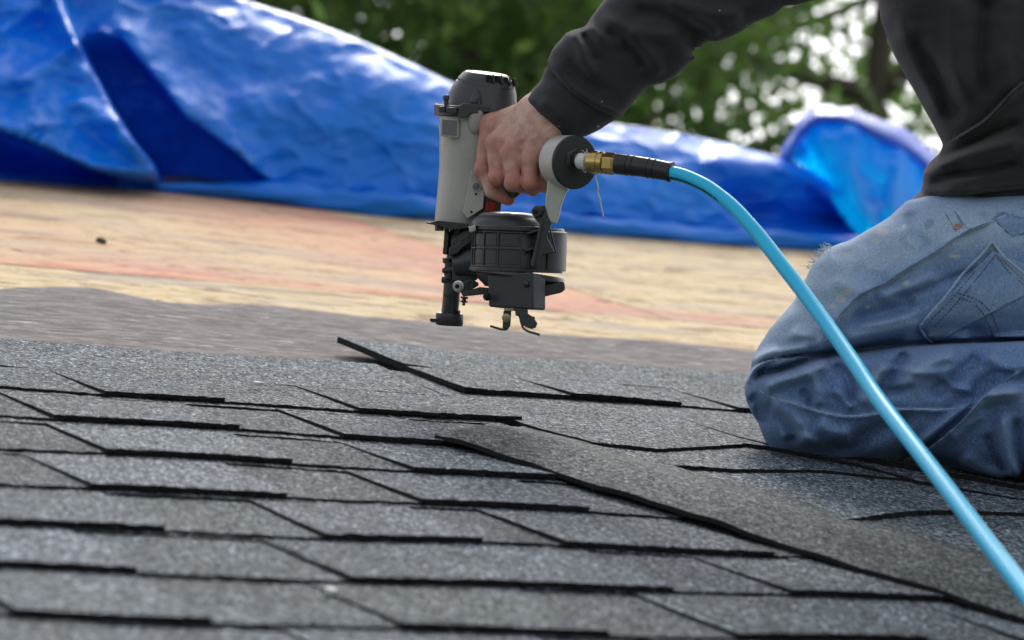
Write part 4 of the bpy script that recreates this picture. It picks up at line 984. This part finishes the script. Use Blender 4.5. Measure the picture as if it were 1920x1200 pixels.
def fold_field(X, Y, folds):
    out = np.zeros(X.shape)
    for f in folds:
        line, wdt, amp = f[0], f[1], f[2]; kind = f[3] if len(f) > 3 else 'r'
        d, sd, pos = line_info(X, Y, spline(line, 24))
        end = sstep(0, 0.16, pos) * sstep(1, 0.84, pos) if kind != 'S' else 1.0
        if kind in 'rv': out += amp * np.exp(-(d / wdt) ** 2) * end
        else:                                          # a lap: cloth on the + side stands over the other side
            s_ = sstep(-3, 3, sd * d); out += amp * s_ * np.exp(-d / wdt) * end - 0.35 * amp * (1 - s_) * np.exp(-d / (wdt * .5)) * end
    return out
def cloth(name, V, xs, ys, zs, mat, parent):
    P, Q = surface_nets(V, (xs[0], ys[0], zs[0]), np.array([xs[1] - xs[0], ys[1] - ys[0], zs[1] - zs[0]]))
    o = mesh_arrays(name, U3a(P), Q, mat, parent)
    sm_ = o.modifiers.new('soften', 'SMOOTH'); sm_.factor = 0.5; sm_.iterations = 2
    ins = V < 0; first = np.argmax(ins, 2); hit = ins.any(2)
    zf = np.where(hit, zs[first], np.nan)
    return o, P, zf
def attr(o, name, vals):
    at_ = o.data.attributes.new(name, 'FLOAT', 'POINT'); at_.data.foreach_set('value', np.asarray(vals, np.float32))

# ---- hand, forearm and the rest of the body
IDX = [(920, 234, 74), (907, 318, 62), (925, 357, 46), (953, 373, 42)]
MID = [(930, 268, 36), (934, 333, 18), (966, 352, 44), (988, 347, 88)]
RNG = [(957, 287, 4), (963, 342, -12), (1000, 352, 22), (1010, 346, 66)]
PNK = [(992, 298, -18), (994, 342, -30), (1034, 350, -4), (1040, 344, 44)]
xs, ys, zs = vol(870, 1140, 130, 410, -90, 200, (1.7, 1.7, 2.0))
X, Y, Z = np.meshgrid(xs, ys, zs, indexing='ij', sparse=True)
pal = cone_sdf(X, Y, Z, (1000, 214, 64), IDX[0], 30, 20)
for w_, f_, r0, r1 in (((1004, 214, 36), MID[0], 32, 21), ((1012, 230, 8), RNG[0], 32, 21), ((1024, 252, -8), PNK[0], 30, 20)):
    pal = smin(pal, cone_sdf(X, Y, Z, w_, f_, r0, r1), 16)
pal = smin(pal, cone_sdf(X, Y, Z, (1006, 216, 30), (1068, 168, 24), 37, 44), 22)          # wrist and forearm
pal = smin(pal, cone_sdf(X, Y, Z, (1018, 262, -2), (1030, 330, -6), 26, 22), 18)         # heel of the hand
pal = smin(pal, cone_sdf(X, Y, Z, (985, 262, 60), (1000, 310, 60), 34, 24), 18)
V = pal
for f_, rs, kk in ((IDX, (20, 16.5, 15.5, 13), 13), (MID, (19, 17, 15, 13), 9), (RNG, (18.5, 16.5, 15, 13), 9), (PNK, (17.5, 15, 14, 12), 9)):
    fd = None
    for a, b, ra, rb in zip(f_, f_[1:], rs, rs[1:]):
        c = cone_sdf(X, Y, Z, a, b, ra, rb); fd = c if fd is None else smin(fd, c, 5)
    kn = np.sqrt((X - f_[1][0] + 1) ** 2 + (Y - f_[1][1]) ** 2 + (Z - f_[1][2] + 3) ** 2) - (rs[1] + 0.6)   # knuckle
    fd = smin(fd, kn, 6)
    kn = np.sqrt((X - f_[0][0] - 3) ** 2 + (Y - f_[0][1] - 1) ** 2 + (Z - f_[0][2] + 4) ** 2) - (rs[0] + 1.0)
    V = smin(V, smin(fd, kn, 8), kk * 0.45)
th_ = smin(cone_sdf(X, Y, Z, (1004, 216, 74), (1008, 268, 112), 26, 19), cone_sdf(X, Y, Z, (1008, 268, 112), (1004, 330, 112), 18, 14), 8)
V = smin(V, th_, 10)
def groove(V, line, wdt, dep):                         # a crease pressed into the skin
    d = None
    for a, b in zip(line, line[1:]):
        c = cone_sdf(X, Y, Z, a, b, 0, 0); d = c if d is None else np.minimum(d, c)
    return V + dep * np.exp(-(d / wdt) ** 2)
for a, b, n_ in ((IDX, MID, 1), (MID, RNG, 1), (RNG, PNK, 1)):
    m0 = [(p + q) / 2 for p, q in zip(np.array(a[0]), np.array(b[0]))]; m1 = [(p + q) / 2 for p, q in zip(np.array(a[1]), np.array(b[1]))]
    m0[2] -= 16; m1[2] -= 15
    up = np.array(m0) + (np.array(m0) - np.array(m1)) * 0.10
    V = groove(V, [up, m0, m1], 5.5, 4.2)
V = groove(V, [(984, 316, -44), (1000, 322, -52), (1012, 316, -48)], 3.2, 2.4); V = groove(V, [(980, 282, -34), (972, 305, -34), (984, 318, -44)], 4, 2.4)
V = groove(V, [(960, 318, -26), (975, 336, -34), (985, 352, -34)], 4, 2.2); V = groove(V, [(914, 309, 46), (921, 315, 44)], 2.2, 1.3); V = groove(V, [(901, 325, 48), (911, 330, 46)], 2.2, 1.2)
for a, b in (((985, 226, -4), (940, 258, 14)), ((1000, 240, -28), (962, 276, -14))):
    V = V - 2.0 * np.exp(-(cone_sdf(X, Y, Z, a, b, 0, 0) / 6) ** 2)
V = V - 1.3 * np.exp(-(cone_sdf(X, Y, Z, (998, 256, -42), (975, 262, -22), 0, 0) / 3) ** 2) - 1.3 * np.exp(-(cone_sdf(X, Y, Z, (990, 236, -8), (968, 262, -8), 0, 0) / 3) ** 2)
hp, hq = surface_nets(V, (xs[0], ys[0], zs[0]), np.array([1.7, 1.7, 2.0]))
red = np.zeros(len(hp))
for f_ in (IDX, MID, RNG, PNK):
    for i, r_ in ((0, 17), (1, 16), (3, 15)): red = np.maximum(red, np.exp(-((np.linalg.norm(hp - np.array(f_[i]), axis=1) - 14) / r_) ** 2 * 1.0) * (1.0 if i else 0.75))
# body under the clothes, coarser
xs2, ys2, zs2 = vol(1040, 2330, -1010, 960, -80, 620, (9, 9, 9))
X, Y, Z = np.meshgrid(xs2, ys2, zs2, indexing='ij', sparse=True)
SH, EL = (1650, -400, 20), (1400, 20, 20)
limbs = [((1060, 172, 24), (1225, 82, 30), 40, 38), ((1225, 82, 30), (1430, -75, 30), 38, 46), ((1430, -70, 20), SH, 58, 70),
         ((1960, 440, 140), (1880, 150, 150), 130, 135), ((1880, 150, 150), (1780, -330, 150), 135, 140), ((1690, -400, 60), (1690, -400, 260), 76, 76),
         ((1690, -400, 260), (1850, -60, 330), 62, 52), ((1850, -60, 330), (1850, 300, 300), 46, 36),
         ((1900, 490, 60), (1570, 610, 60), 70, 34), ((1570, 610, 60), (1520, 720, 60), 26, 26), ((1530, 730, 60), (2150, 800, 20), 34, 40), ((1950, 480, 290), (1640, 700, 330), 95, 62), ((1640, 720, 330), (2180, 800, 300), 55, 45),
         ((1690, -440, 150), (1610, -580, 150), 60, 56)]
Vb = None
for a, b, ra, rb in limbs:
    c = cone_sdf(X, Y, Z, a, b, ra, rb); Vb = c if Vb is None else smin(Vb, c, 24)
hd = np.sqrt(((X - 1560) / 1.12) ** 2 + ((Y + 720) / 1.3) ** 2 + ((Z - 150) / 0.95) ** 2) * 1.0 - 112
Vb = smin(Vb, hd, 30); Vb = smin(Vb, cone_sdf(X, Y, Z, (1530, -640, 150), (1500, -590, 150), 62, 40), 26)       # jaw
Vb = smin(Vb, cone_sdf(X, Y, Z, (1447, -735, 150), (1420, -680, 150), 12, 20), 14)                                 # nose
for s_ in (-1, 1):
    Vb = smin(Vb, np.sqrt(((X - 1590) / 0.8) ** 2 + ((Y + 690) / 1.4) ** 2 + ((Z - 150 - s_ * 106) / 0.4) ** 2) - 28, 6)
    Vb = Vb + 14 * np.exp(-((X - 1462) ** 2 + (Y + 745) ** 2 + (Z - 150 - s_ * 46) ** 2) / 26 ** 2)
Vb = Vb + 12 * np.exp(-(((X - 1455) / 26) ** 2 + ((Y + 628) / 8) ** 2 + ((Z - 150) / 42) ** 2))
for i in range(5):                                     # far hand, fingers spread on the far thigh
    Vb = smin(Vb, cone_sdf(X, Y, Z, (1846, 310, 300), (1835 - 10 * i, 400 - 6 * abs(i - 2), 250 + 24 * i), 20, 11), 6)
bp, bq = surface_nets(Vb, (xs2[0], ys2[0], zs2[0]), np.array([9., 9., 9.]))
PB = np.concatenate([hp, bp]); QB = np.concatenate([hq, bq + len(hp)])
person = mesh_arrays('person', U3a(PB), QB, MT['skin'], None, base=U3(1720, 870, 120))
attr(person, 'redness', np.r_[red, np.zeros(len(bp)) + .2])
sm_ = person.modifiers.new('soften', 'SMOOTH'); sm_.factor = 0.4; sm_.iterations = 2
tag(person, 'kneeling person in dark sweatshirt and faded paint-spotted blue jeans reaching out with a nail gun', 'person')
hb3 = B(); hb3.loft([[(1570 + r_ * 1.1 * math.cos(t) , -770 + 40 * k_ - 60 + (0), 150 + r_ * math.sin(t)) for t in np.linspace(0, 6.28, 24, endpoint=False)] for k_, r_ in ((-1.4, 20), (-1.2, 70), (-.6, 112), (0.4, 128), (1.2, 126))])
hb3.make('hair', MT['hair'], person, smooth=180)
for s_ in (-1, 1):
    eb = B(); eb.lathe((1458, -745, 150 + s_ * 44), (-1, 0, 0), [(-14, 3), (-8, 10), (0, 13), (6, 11), (10, 4)], 14); eb.make('eye', MT['eye'], person, smooth=180)
ah = B(); r3 = np.random.default_rng(3)
for i in range(22):                                    # fine hairs along the top of the wrist
    t = r3.uniform(); p = np.array([936 + 52 * t, 212 - 30 * t + r3.uniform(-2, 3), 74 + r3.uniform(-14, 14)])
    e = p + np.array([r3.uniform(-7, 4), -r3.uniform(5, 14), r3.uniform(-5, 5)])
    ah.tube(np.array([p + (0, 7, 0), (p + e) / 2 + r3.normal(0, 1.2, 3), e]), [0.28, 0.22, 0.1], 4)
ah.make('arm_hair', MT['armhair'], person, smooth=180)

# ---- sweatshirt
ARM = [(978, 190), (985, 182), (1000, 165), (1010, 154), (1020, 136), (1025, 117), (1030, 104), (1036, 94), (1048, 77), (1062, 60), (1077, 56), (1100, 47), (1115, 25), (1132, 0), (1200, -90), (1330, -220), (1450, -350), (1560, -480), (1660, -560), (1760, -560), (1760, -200), (1610, -130), (1570, -60), (1540, -5), (1512, 5), (1492, 11), (1470, 11), (1455, 25), (1430, 37), (1405, 47), (1385, 60), (1345, 77), (1325, 76), (1316, 86), (1310, 104), (1290, 125), (1265, 145), (1245, 155), (1220, 160), (1200, 175), (1180, 200), (1165, 219), (1158, 226), (1125, 241), (1102, 252), (1070, 262), (1030, 266), (1018, 250), (1003, 228), (988, 206)]
TOR = [(1648, 0), (1652, 40), (1677, 105), (1702, 150), (1731, 200), (1755, 245), (1768, 272), (1762, 286), (1744, 303), (1732, 320), (1730, 345), (1726, 360), (1714, 368), (1700, 382), (1692, 391), (1702, 402), (1740, 409), (1800, 412), (1860, 415), (1940, 416), (2090, 418), (2150, 395), (2180, 300), (2170, 0), (2080, -350), (1900, -560), (1700, -575), (1600, -480), (1590, -150), (1628, -70)]
xs, ys, zs = vol(955, 2200, -600, 445, -150, 420, (4, 4, 6))
X2, Y2 = np.meshgrid(xs, ys, indexing='ij'); Zr = zs[None, None, :]
da = blur2(poly_dist(X2, Y2, ARM), 1); dt = blur2(poly_dist(X2, Y2, TOR), 1)
zca = np.interp(X2, [980, 1060, 1300, 1700], [30, 26, 20, 40])[:, :, None]
Va = puff(da, Zr, zca, 74 + 12 * sstep(1100, 1300, X2)[:, :, None] * 1.0 if False else 80, 78)
Vt = puff(dt, Zr, 140, 150, 215)
V = smin(Va, Vt, 10)
SF = [([(1022, 112), (1050, 150), (1078, 178), (1120, 204), (1168, 224)], 3.0, -5, 'S'),
      ([(1030, 112), (1058, 148), (1086, 174), (1126, 199), (1170, 216)], 6, 4),
      ([(1066, 58), (1085, 80), (1096, 112), (1120, 150)], 11, 6), ([(1092, 60), (1112, 92), (1120, 120)], 10, -5), ([(1098, 48), (1130, 70), (1175, 82)], 12, 7),
      ([(1120, 30), (1165, 50), (1230, 66), (1300, 72)], 14, 6), ([(1130, 60), (1180, 90), (1215, 130)], 14, -7), ([(1170, 60), (1215, 100), (1240, 145)], 14, 6),
      ([(1180, 20), (1250, 30), (1320, 66)], 13, -7), ([(1240, 0), (1330, 26), (1400, 30)], 16, 7), ([(1260, 60), (1290, 80), (1305, 108)], 12, -5), ([(1345, 70), (1330, 48), (1290, 34)], 9, 6),
      ([(1060, 110), (1100, 150), (1140, 176)], 10, -3), ([(1005, 190), (1040, 215), (1090, 240)], 14, 2.5),
      ([(1766, 276), (1800, 254), (1850, 222), (1905, 165), (1960, 130)], 9, 13, 's'), ([(1740, 322), (1790, 298), (1850, 282), (1925, 262)], 14, 12), ([(1738, 345), (1780, 330), (1840, 322), (1920, 300)], 10, -13), ([(1745, 304), (1800, 280), (1860, 250), (1925, 225)], 9, -9),
      ([(1700, 60), (1760, 150), (1800, 235)], 20, -12), ([(1680, 20), (1728, 130), (1770, 225)], 16, 7), ([(1800, -20), (1790, 90), (1812, 200)], 24, 10), ([(1850, -20), (1838, 90), (1850, 190)], 18, -9), ([(1900, -20), (1880, 110), (1905, 200)], 22, 8),
      ([(1724, 361), (1780, 369), (1850, 362), (1940, 352)], 5, -5), ([(1724, 354), (1780, 361), (1850, 354), (1940, 344)], 6, 3), ([(1796, 390), (1806, 368), (1840, 352)], 6, 3)]
ff = fold_field(X2, Y2, SF)
wr = nz2(X2[::3, ::3], Y2[::3, ::3], 70, 34, 21.0, 3); wr = np.repeat(np.repeat(wr, 3, 0), 3, 1)[:X2.shape[0], :X2.shape[1]]; wr = blur2(wr, 3)
front = sstep(140, -20, Zr) + 0.15
V = V - (np.maximum((2.4 - 0.7 * sstep(1500, 1650, X2)) * ff, -15) + 5.0 * wr)[:, :, None] * front
# hollow cuff: the opening the hand comes out of
V = np.maximum(V, -cone_sdf(X2[:, :, None], Y2[:, :, None], Zr, (960, 246, 30), (1012, 219, 27), 37, 37))
shirt, SP, szf = cloth('sweatshirt', V, xs, ys, zs, MT['fleece'], person)
pv_ = np.zeros(len(SP))
for x, y, a, b in ((991, 233, 7, 4), (1002, 252, 4, 9), (1038, 243, 9, 2), (1047, 237, 6, 2), (1310, 90, 16, 3), (1348, 20, 9, 3), (1122, 237, 5, 4), (1160, 222, 4, 5), (1128, 190, 3, 3), (1400, 48, 4, 2), (1285, 92, 10, 3)):
    pv_ = np.maximum(pv_, np.exp(-((SP[:, 0] - x) / a) ** 2 - ((SP[:, 1] - y) / b) ** 2))
attr(shirt, 'paint', pv_)

# ---- jeans
THIGH = [(1700, 376), (1668, 406), (1640, 424), (1612, 440), (1590, 452), (1568, 459), (1548, 468), (1532, 484), (1519, 504), (1504, 536), (1488, 565), (1464, 594), (1440, 622), (1421, 650), (1408, 684), (1399, 716), (1398, 735), (1412, 738), (1450, 714), (1500, 694), (1580, 678), (1680, 661), (1760, 653), (1900, 649), (2100, 650), (2230, 560), (2230, 420), (2160, 360), (1960, 345), (1800, 355)]
CALF = [(1424, 684), (1405, 700), (1397, 726), (1399, 750), (1409, 775), (1424, 800), (1432, 822), (1444, 840), (1462, 851), (1490, 860), (1540, 872), (1590, 881), (1636, 886), (1665, 880), (1694, 868), (1740, 872), (1790, 890), (1840, 908), (1900, 925), (1960, 938), (2100, 955), (2290, 940), (2290, 640), (2000, 618), (1700, 636), (1500, 664)]
xs, ys, zs = vol(1380, 2320, 330, 980, -215, 470, (3.2, 3.2, 5))
X2, Y2 = np.meshgrid(xs, ys, indexing='ij'); Zr = zs[None, None, :]
d1 = blur2(poly_dist(X2, Y2, THIGH), 1); d2 = blur2(poly_dist(X2, Y2, CALF), 1)
zk = np.interp(X2, [1450, 1950], [55, -32])[:, :, None]
V1 = puff(d1, Zr, 56, 105, 125); V2 = puff(d2, Zr, zk, 84, 112)
V2 = V2 + 0.9 * np.clip(0.28 * (Y2 - 755), 0, 40)[:, :, None] * sstep(60, -10, Zr) * sstep(1400, 1440, X2)[:, :, None]      # the lower face turns under
V = smin(V1, V2, 4)
JF = [([(1660, 560), (1720, 548), (1790, 520), (1840, 500)], 7, -4), ([(1600, 612), (1660, 604), (1730, 584)], 6, 4), ([(1580, 660), (1650, 640), (1700, 636)], 7, -5), ([(1640, 700), (1680, 690), (1740, 700), (1800, 690)], 8, 5), ([(1620, 730), (1660, 735), (1720, 725)], 7, -5), ([(1560, 730), (1580, 745), (1600, 770)], 7, 5), ([(1500, 730), (1515, 745), (1520, 765)], 6, -5), ([(1460, 820), (1490, 815), (1540, 830)], 8, 4), ([(1760, 700), (1790, 725), (1830, 735)], 8, 5), ([(1850, 810), (1865, 850), (1895, 890)], 8, -6), ([(1780, 830), (1810, 800), (1850, 775)], 8, 5), ([(1896, 400), (1829, 428), (1791, 448), (1762, 469), (1694, 510), (1665, 530), (1612, 556), (1573, 597), (1540, 650)], 9, 8, 's'),
      ([(1396, 724), (1412, 692), (1440, 676), (1490, 668), (1545, 664)], 10, 12, 's'), ([(1409, 689), (1430, 668), (1470, 656), (1520, 650)], 9, 8), ([(1405, 716), (1425, 700), (1470, 690), (1530, 668), (1575, 655)], 7, -9), ([(1426, 733), (1460, 715), (1510, 700), (1560, 678)], 12, 12),
      ([(1426, 733), (1452, 747), (1486, 755), (1549, 774), (1607, 780), (1689, 767), (1760, 768), (1822, 764)], 7, 6, 's'),
      ([(1404, 742), (1424, 760), (1432, 800)], 9, -7), ([(1500, 690), (1530, 720), (1538, 765)], 11, 6), ([(1560, 680), (1590, 712), (1598, 760)], 10, -7), ([(1850, 662), (1880, 690), (1915, 700)], 12, 7), ([(1420, 790), (1440, 770), (1470, 790), (1500, 830)], 12, -8), ([(1440, 760), (1470, 775), (1500, 800), (1520, 840)], 16, 7), ([(1530, 790), (1560, 810), (1600, 820)], 14, 6), ([(1540, 845), (1600, 830), (1660, 800), (1720, 775)], 16, -7),
      ([(1640, 752), (1662, 715), (1690, 675), (1700, 655)], 10, -9), ([(1610, 762), (1640, 715), (1660, 672)], 14, 7), ([(1690, 740), (1730, 690), (1800, 660)], 16, 8), ([(1740, 745), (1800, 700), (1840, 665)], 12, -8),
      ([(1920, 690), (1870, 720), (1842, 745), (1800, 790), (1745, 836), (1690, 872)], 15, -30, 's'), ([(1930, 733), (1880, 738), (1842, 744), (1829, 754), (1781, 788), (1728, 831), (1692, 860)], 11, 14),
      ([(1950, 700), (1890, 712), (1850, 735)], 9, -7), ([(1880, 770), (1885, 830), (1905, 900)], 12, 9), ([(1905, 780), (1910, 850), (1930, 905)], 10, -7), ([(1800, 850), (1840, 880), (1890, 905)], 14, 6),
      ([(1600, 500), (1630, 520), (1670, 522)], 14, -3), ([(1705, 395), (1715, 440), (1745, 466)], 12, -3.5), ([(1696, 420), (1704, 450), (1730, 470)], 9, 3), ([(1560, 520), (1600, 545), (1640, 548)], 13, 3),
      ([(1590, 600), (1660, 585), (1720, 560)], 14, -6), ([(1575, 640), (1650, 620), (1730, 600)], 16, 7), ([(1640, 560), (1700, 540), (1760, 510)], 12, 5), ([(1700, 630), (1780, 615), (1860, 622)], 12, -5),
      ([(1480, 620), (1520, 640), (1545, 648)], 12, 6), ([(1455, 660), (1500, 640), (1538, 642)], 9, -5), ([(1800, 395), (1812, 420), (1830, 428)], 6, 4), ([(1840, 395), (1850, 410), (1880, 400)], 6, -4)]
ff = np.maximum(1.35 * fold_field(X2, Y2, JF), -8.5)
wr = nz2(X2[::3, ::3], Y2[::3, ::3], 60, 30, 5.0, 3); wr = np.repeat(np.repeat(wr, 3, 0), 3, 1)[:X2.shape[0], :X2.shape[1]]; wr = blur2(wr, 3)
V = V - (1.55 * ff + 4.5 * wr)[:, :, None] * (sstep(80, -10, Zr) + 0.1)
cr_ = line_info(X2, Y2, spline([(1408, 716), (1440, 682), (1490, 668), (1560, 661), (1700, 646), (1800, 641), (1960, 636)], 40))
V = V + (20 * np.exp(-(cr_[0] / 5.5) ** 2) * sstep(0, 0.05, cr_[2]))[:, :, None] * sstep(60, -10, Zr)
far = smin(cone_sdf(X2[:, :, None], Y2[:, :, None], Zr, (1960, 480, 270), (1650, 690, 300), 118, 84), cone_sdf(X2[:, :, None], Y2[:, :, None], Zr, (1650, 715, 300), (2220, 800, 290), 78, 66), 14)
V = smin(V, far, 12)
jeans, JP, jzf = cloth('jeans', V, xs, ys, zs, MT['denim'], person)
def jz(x, y):
    i = np.clip(np.round((np.asarray(x) - xs[0]) / 3.2).astype(int), 0, len(xs) - 1); j = np.clip(np.round((np.asarray(y) - ys[0]) / 3.2).astype(int), 0, len(ys) - 1)
    return np.nan_to_num(jzf[i, j], nan=60.0)
x_, y_ = JP[:, 0], JP[:, 1]
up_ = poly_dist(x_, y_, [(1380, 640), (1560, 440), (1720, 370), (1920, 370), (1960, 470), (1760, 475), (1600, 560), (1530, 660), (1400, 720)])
fade_and_light = 0.33 + 0.50 * sstep(-30, 50, up_) + 0.14 * sstep(700, 560, y_) - 0.10 * sstep(760, 850, y_)  # worn thigh, plus its lit top and the shaded calf put into the colour
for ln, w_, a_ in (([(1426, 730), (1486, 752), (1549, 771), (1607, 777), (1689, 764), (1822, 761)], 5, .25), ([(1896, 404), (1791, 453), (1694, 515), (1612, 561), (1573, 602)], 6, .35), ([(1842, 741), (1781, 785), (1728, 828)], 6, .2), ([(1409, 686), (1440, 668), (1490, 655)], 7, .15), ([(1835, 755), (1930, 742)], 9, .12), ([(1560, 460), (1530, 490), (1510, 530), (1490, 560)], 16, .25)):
    fade_and_light = fade_and_light + a_ * np.exp(-(line_info(x_, y_, ln)[0] / w_) ** 2)
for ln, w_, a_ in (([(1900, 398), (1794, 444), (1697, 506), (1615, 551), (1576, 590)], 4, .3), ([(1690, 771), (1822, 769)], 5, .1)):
    fade_and_light = fade_and_light - a_ * np.exp(-(line_info(x_, y_, ln)[0] / w_) ** 2)
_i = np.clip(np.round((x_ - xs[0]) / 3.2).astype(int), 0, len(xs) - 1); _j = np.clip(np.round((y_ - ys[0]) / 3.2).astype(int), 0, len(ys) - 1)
fade_and_light = fade_and_light + np.clip(0.020 * (ff + 2.5 * wr)[_i, _j], -0.12, 0.3)          # fold ridges worn pale, with highlights and fold shading put into the colour too
attr(jeans, 'fade_and_light', fade_and_light)
pv_ = np.zeros(len(JP))
for x, y, a, b in ((1655, 436, 14, 9), (1642, 452, 12, 5), (1576, 560, 14, 10), (1590, 548, 10, 8), (1562, 574, 9, 7), (1588, 478, 8, 6), (1630, 500, 8, 7), (1556, 525, 5, 4), (1541, 533, 4, 5), (1627, 575, 6, 5), (1600, 470, 5, 4), (1498, 610, 7, 5), (1680, 480, 10, 4), (1790, 480, 16, 5), (1700, 530, 10, 6), (1860, 560, 12, 4)):
    pv_ = np.maximum(pv_, np.exp(-((x_ - x) / a) ** 2 - ((y_ - y) / b) ** 2) * (1 if a > 8 else .85))
attr(jeans, 'paint', pv_); attr(jeans, 'green_paint', np.exp(-((x_ - 1742 + (y_ - 420) * .5) / 12) ** 2 - ((y_ - 420) / 15) ** 2))
# pockets, seams, stitches, rivet, frayed hole
def patch(name, poly, off, thick, mat, parent, step=4):
    P = np.array(poly, float); n = 22
    Lq = spline(poly[0], n) if False else None
    a, b, c, d = [np.array(q, float) for q in poly]
    G = np.zeros((n, n, 3))
    for i in range(n):
        for j in range(n):
            s_, t_ = i / (n - 1), j / (n - 1); p = (a * (1 - s_) + b * s_) * (1 - t_) + (d * (1 - s_) + c * s_) * t_
            e = min(s_, 1 - s_, t_, 1 - t_); G[i, j] = (p[0], p[1], 0); G[i, j, 2] = off + (1.6 if e < 0.01 else 0)
    zz = jz(G[:, :, 0], G[:, :, 1]); 
    for _ in range(2): zz[1:-1, 1:-1] = (zz[:-2, 1:-1] + zz[2:, 1:-1] + zz[1:-1, :-2] + zz[1:-1, 2:]) / 4
    G[:, :, 2] = zz - G[:, :, 2]
    bb = B(); bb.grid(G); o = bb.make(name, mat, parent, smooth=180, recalc=False)
    s_ = o.modifiers.new('thickness', 'SOLIDIFY'); s_.thickness = 0.0016; s_.offset = 0
    return o, G
def on_jeans(line, n, off): 
    q = spline(line, n); zz = jz(q[:, 0], q[:, 1]); zz = np.convolve(np.pad(zz, 2, mode='edge'), np.ones(5) / 5, 'valid')
    return np.c_[q, zz - off]
pk, pg_ = patch('back_pocket', [(1862, 470), (1722, 612), (1752, 642), (1985, 520)], 5.0, 2, MT['denim'], jeans)
for nm, a_ in (('fade_and_light', 0.60), ('paint', 0), ('green_paint', 0)): attr(pk, nm, np.full(len(pk.data.vertices), a_))
pk2, _g = patch('coin_pocket', [(1880, 398), (1862, 410), (1900, 445), (1960, 420)], 3.0, 2, MT['denim'], jeans)
for nm, a_ in (('fade_and_light', 0.55), ('paint', 0), ('green_paint', 0)): attr(pk2, nm, np.full(len(pk2.data.vertices), a_))
def edge_roll(line, off, r, n=40):
    bb = B(); bb.tube(on_jeans(line, n, off), r, 8); o = bb.make('seam', MT['denim'], jeans, smooth=180)
    for nm, a_ in (('fade_and_light', 0.95), ('paint', 0), ('green_paint', 0)): attr(o, nm, np.full(len(o.data.vertices), a_))
    return o
edge_roll([(1860, 452), (1842, 476), (1820, 498), (1800, 520), (1778, 550), (1750, 582), (1724, 612)], 5.2, 3.2)
edge_roll([(1860, 452), (1880, 478), (1905, 500), (1940, 528), (1990, 560)], 5.2, 3.2)
edge_roll([(1724, 612), (1732, 626), (1748, 642)], 5.2, 2.8, 14)
edge_roll([(1898, 399), (1868, 412), (1829, 429), (1800, 444)], 2.0, 2.4)
edge_roll([(1800, 444), (1762, 470), (1694, 511), (1665, 531), (1612, 557), (1573, 598), (1545, 640)], 1.0, 2.2, 60)
edge_roll([(1426, 733), (1452, 747), (1486, 755), (1549, 774), (1607, 780), (1689, 767), (1760, 768), (1822, 764)], 0.6, 1.6, 70)
def stitches(line, off, mat, n_d, r=0.95):
    q = on_jeans(line, n_d * 3, off); bb = B()
    for i in range(n_d): bb.tube(q[i * 3:i * 3 + 3], [r * .6, r, r * .6], 5)
    o = bb.make('stitching', mat, jeans, smooth=180); o['kind'] = 'stuff'; return o
stitches([(1858, 470), (1838, 496), (1812, 528), (1780, 566), (1738, 610), (1750, 632)], 7.2, MT['thread_brown'], 36)
stitches([(1868, 476), (1848, 502), (1822, 534), (1792, 570), (1752, 612)], 7.2, MT['thread_brown'], 34)
stitches([(1862, 462), (1874, 480), (1900, 506), (1935, 538), (1960, 560)], 7.4, MT['thread_gold'], 22)
stitches([(1868, 478), (1890, 508), (1920, 534), (1955, 566)], 7.0, MT['thread_brown'], 20)
stitches([(1790, 556), (1820, 566), (1842, 586), (1855, 612), (1862, 634)], 7.2, MT['thread_brown'], 18)
stitches([(1798, 550), (1832, 562), (1854, 582), (1868, 610), (1876, 634)], 7.2, MT['thread_brown'], 19)
stitches([(1772, 398), (1782, 416), (1794, 436)], 3.0, MT['thread_brown'], 9); stitches([(1790, 396), (1800, 412), (1808, 430)], 3.0, MT['thread_brown'], 9)
stitches([(1700, 505), (1680, 517), (1664, 528), (1640, 541)], 3.4, MT['thread_gold'], 11)
rv = B(); zr_ = float(jz(1796, 429)); rv.lathe((1796, 429, zr_ + 1), (-.2, -.15, -1), [(0, 9.5), (3, 9.5), (4.5, 8), (4, 5), (5.5, 3.4), (6, 1)], 24)
rv.make('rivet', MT['copper'], jeans, smooth=35)
fr = B(); r4 = np.random.default_rng(11)
for i in range(60):
    t = r4.uniform(); p = np.array([1556 - 38 * t + r4.normal(0, 2), 462 + 40 * t + r4.normal(0, 2), 58 + r4.normal(0, 28)])
    e = p + np.array([-r4.uniform(3, 15), r4.uniform(-12, 5), r4.normal(0, 6)])
    fr.tube(spline([p + (4, 3, 0), p, (p + e) / 2 + r4.normal(0, 2.5, 3), e], 9), np.linspace(0.75, 0.3, 9), 5)
o = fr.make('frayed_threads', MT['white_thread'], jeans, smooth=180); o['kind'] = 'stuff'
for z in (60, 300):
    X, Y, Z = np.meshgrid(*vol(2180, 2480, 690, 960, z - 90, z + 90, (6, 6, 6)), indexing='ij', sparse=True)
    Vs = smin(cone_sdf(X, Y, Z, (2230, 800, z), (2300, 850, z), 54, 52), cone_sdf(X, Y, Z, (2300, 860, z), (2330, 920, z), 50, 32), 20)
    Vs = smin(Vs, cone_sdf(X, Y, Z, (2240, 920, z), (2330, 925, z), 30, 30), 16)
    P, Q = surface_nets(Vs, (2180, 690, z - 90), 6.0); mesh_arrays('boot', U3a(P), Q, MT['leather'], person)
#ENDPERSON
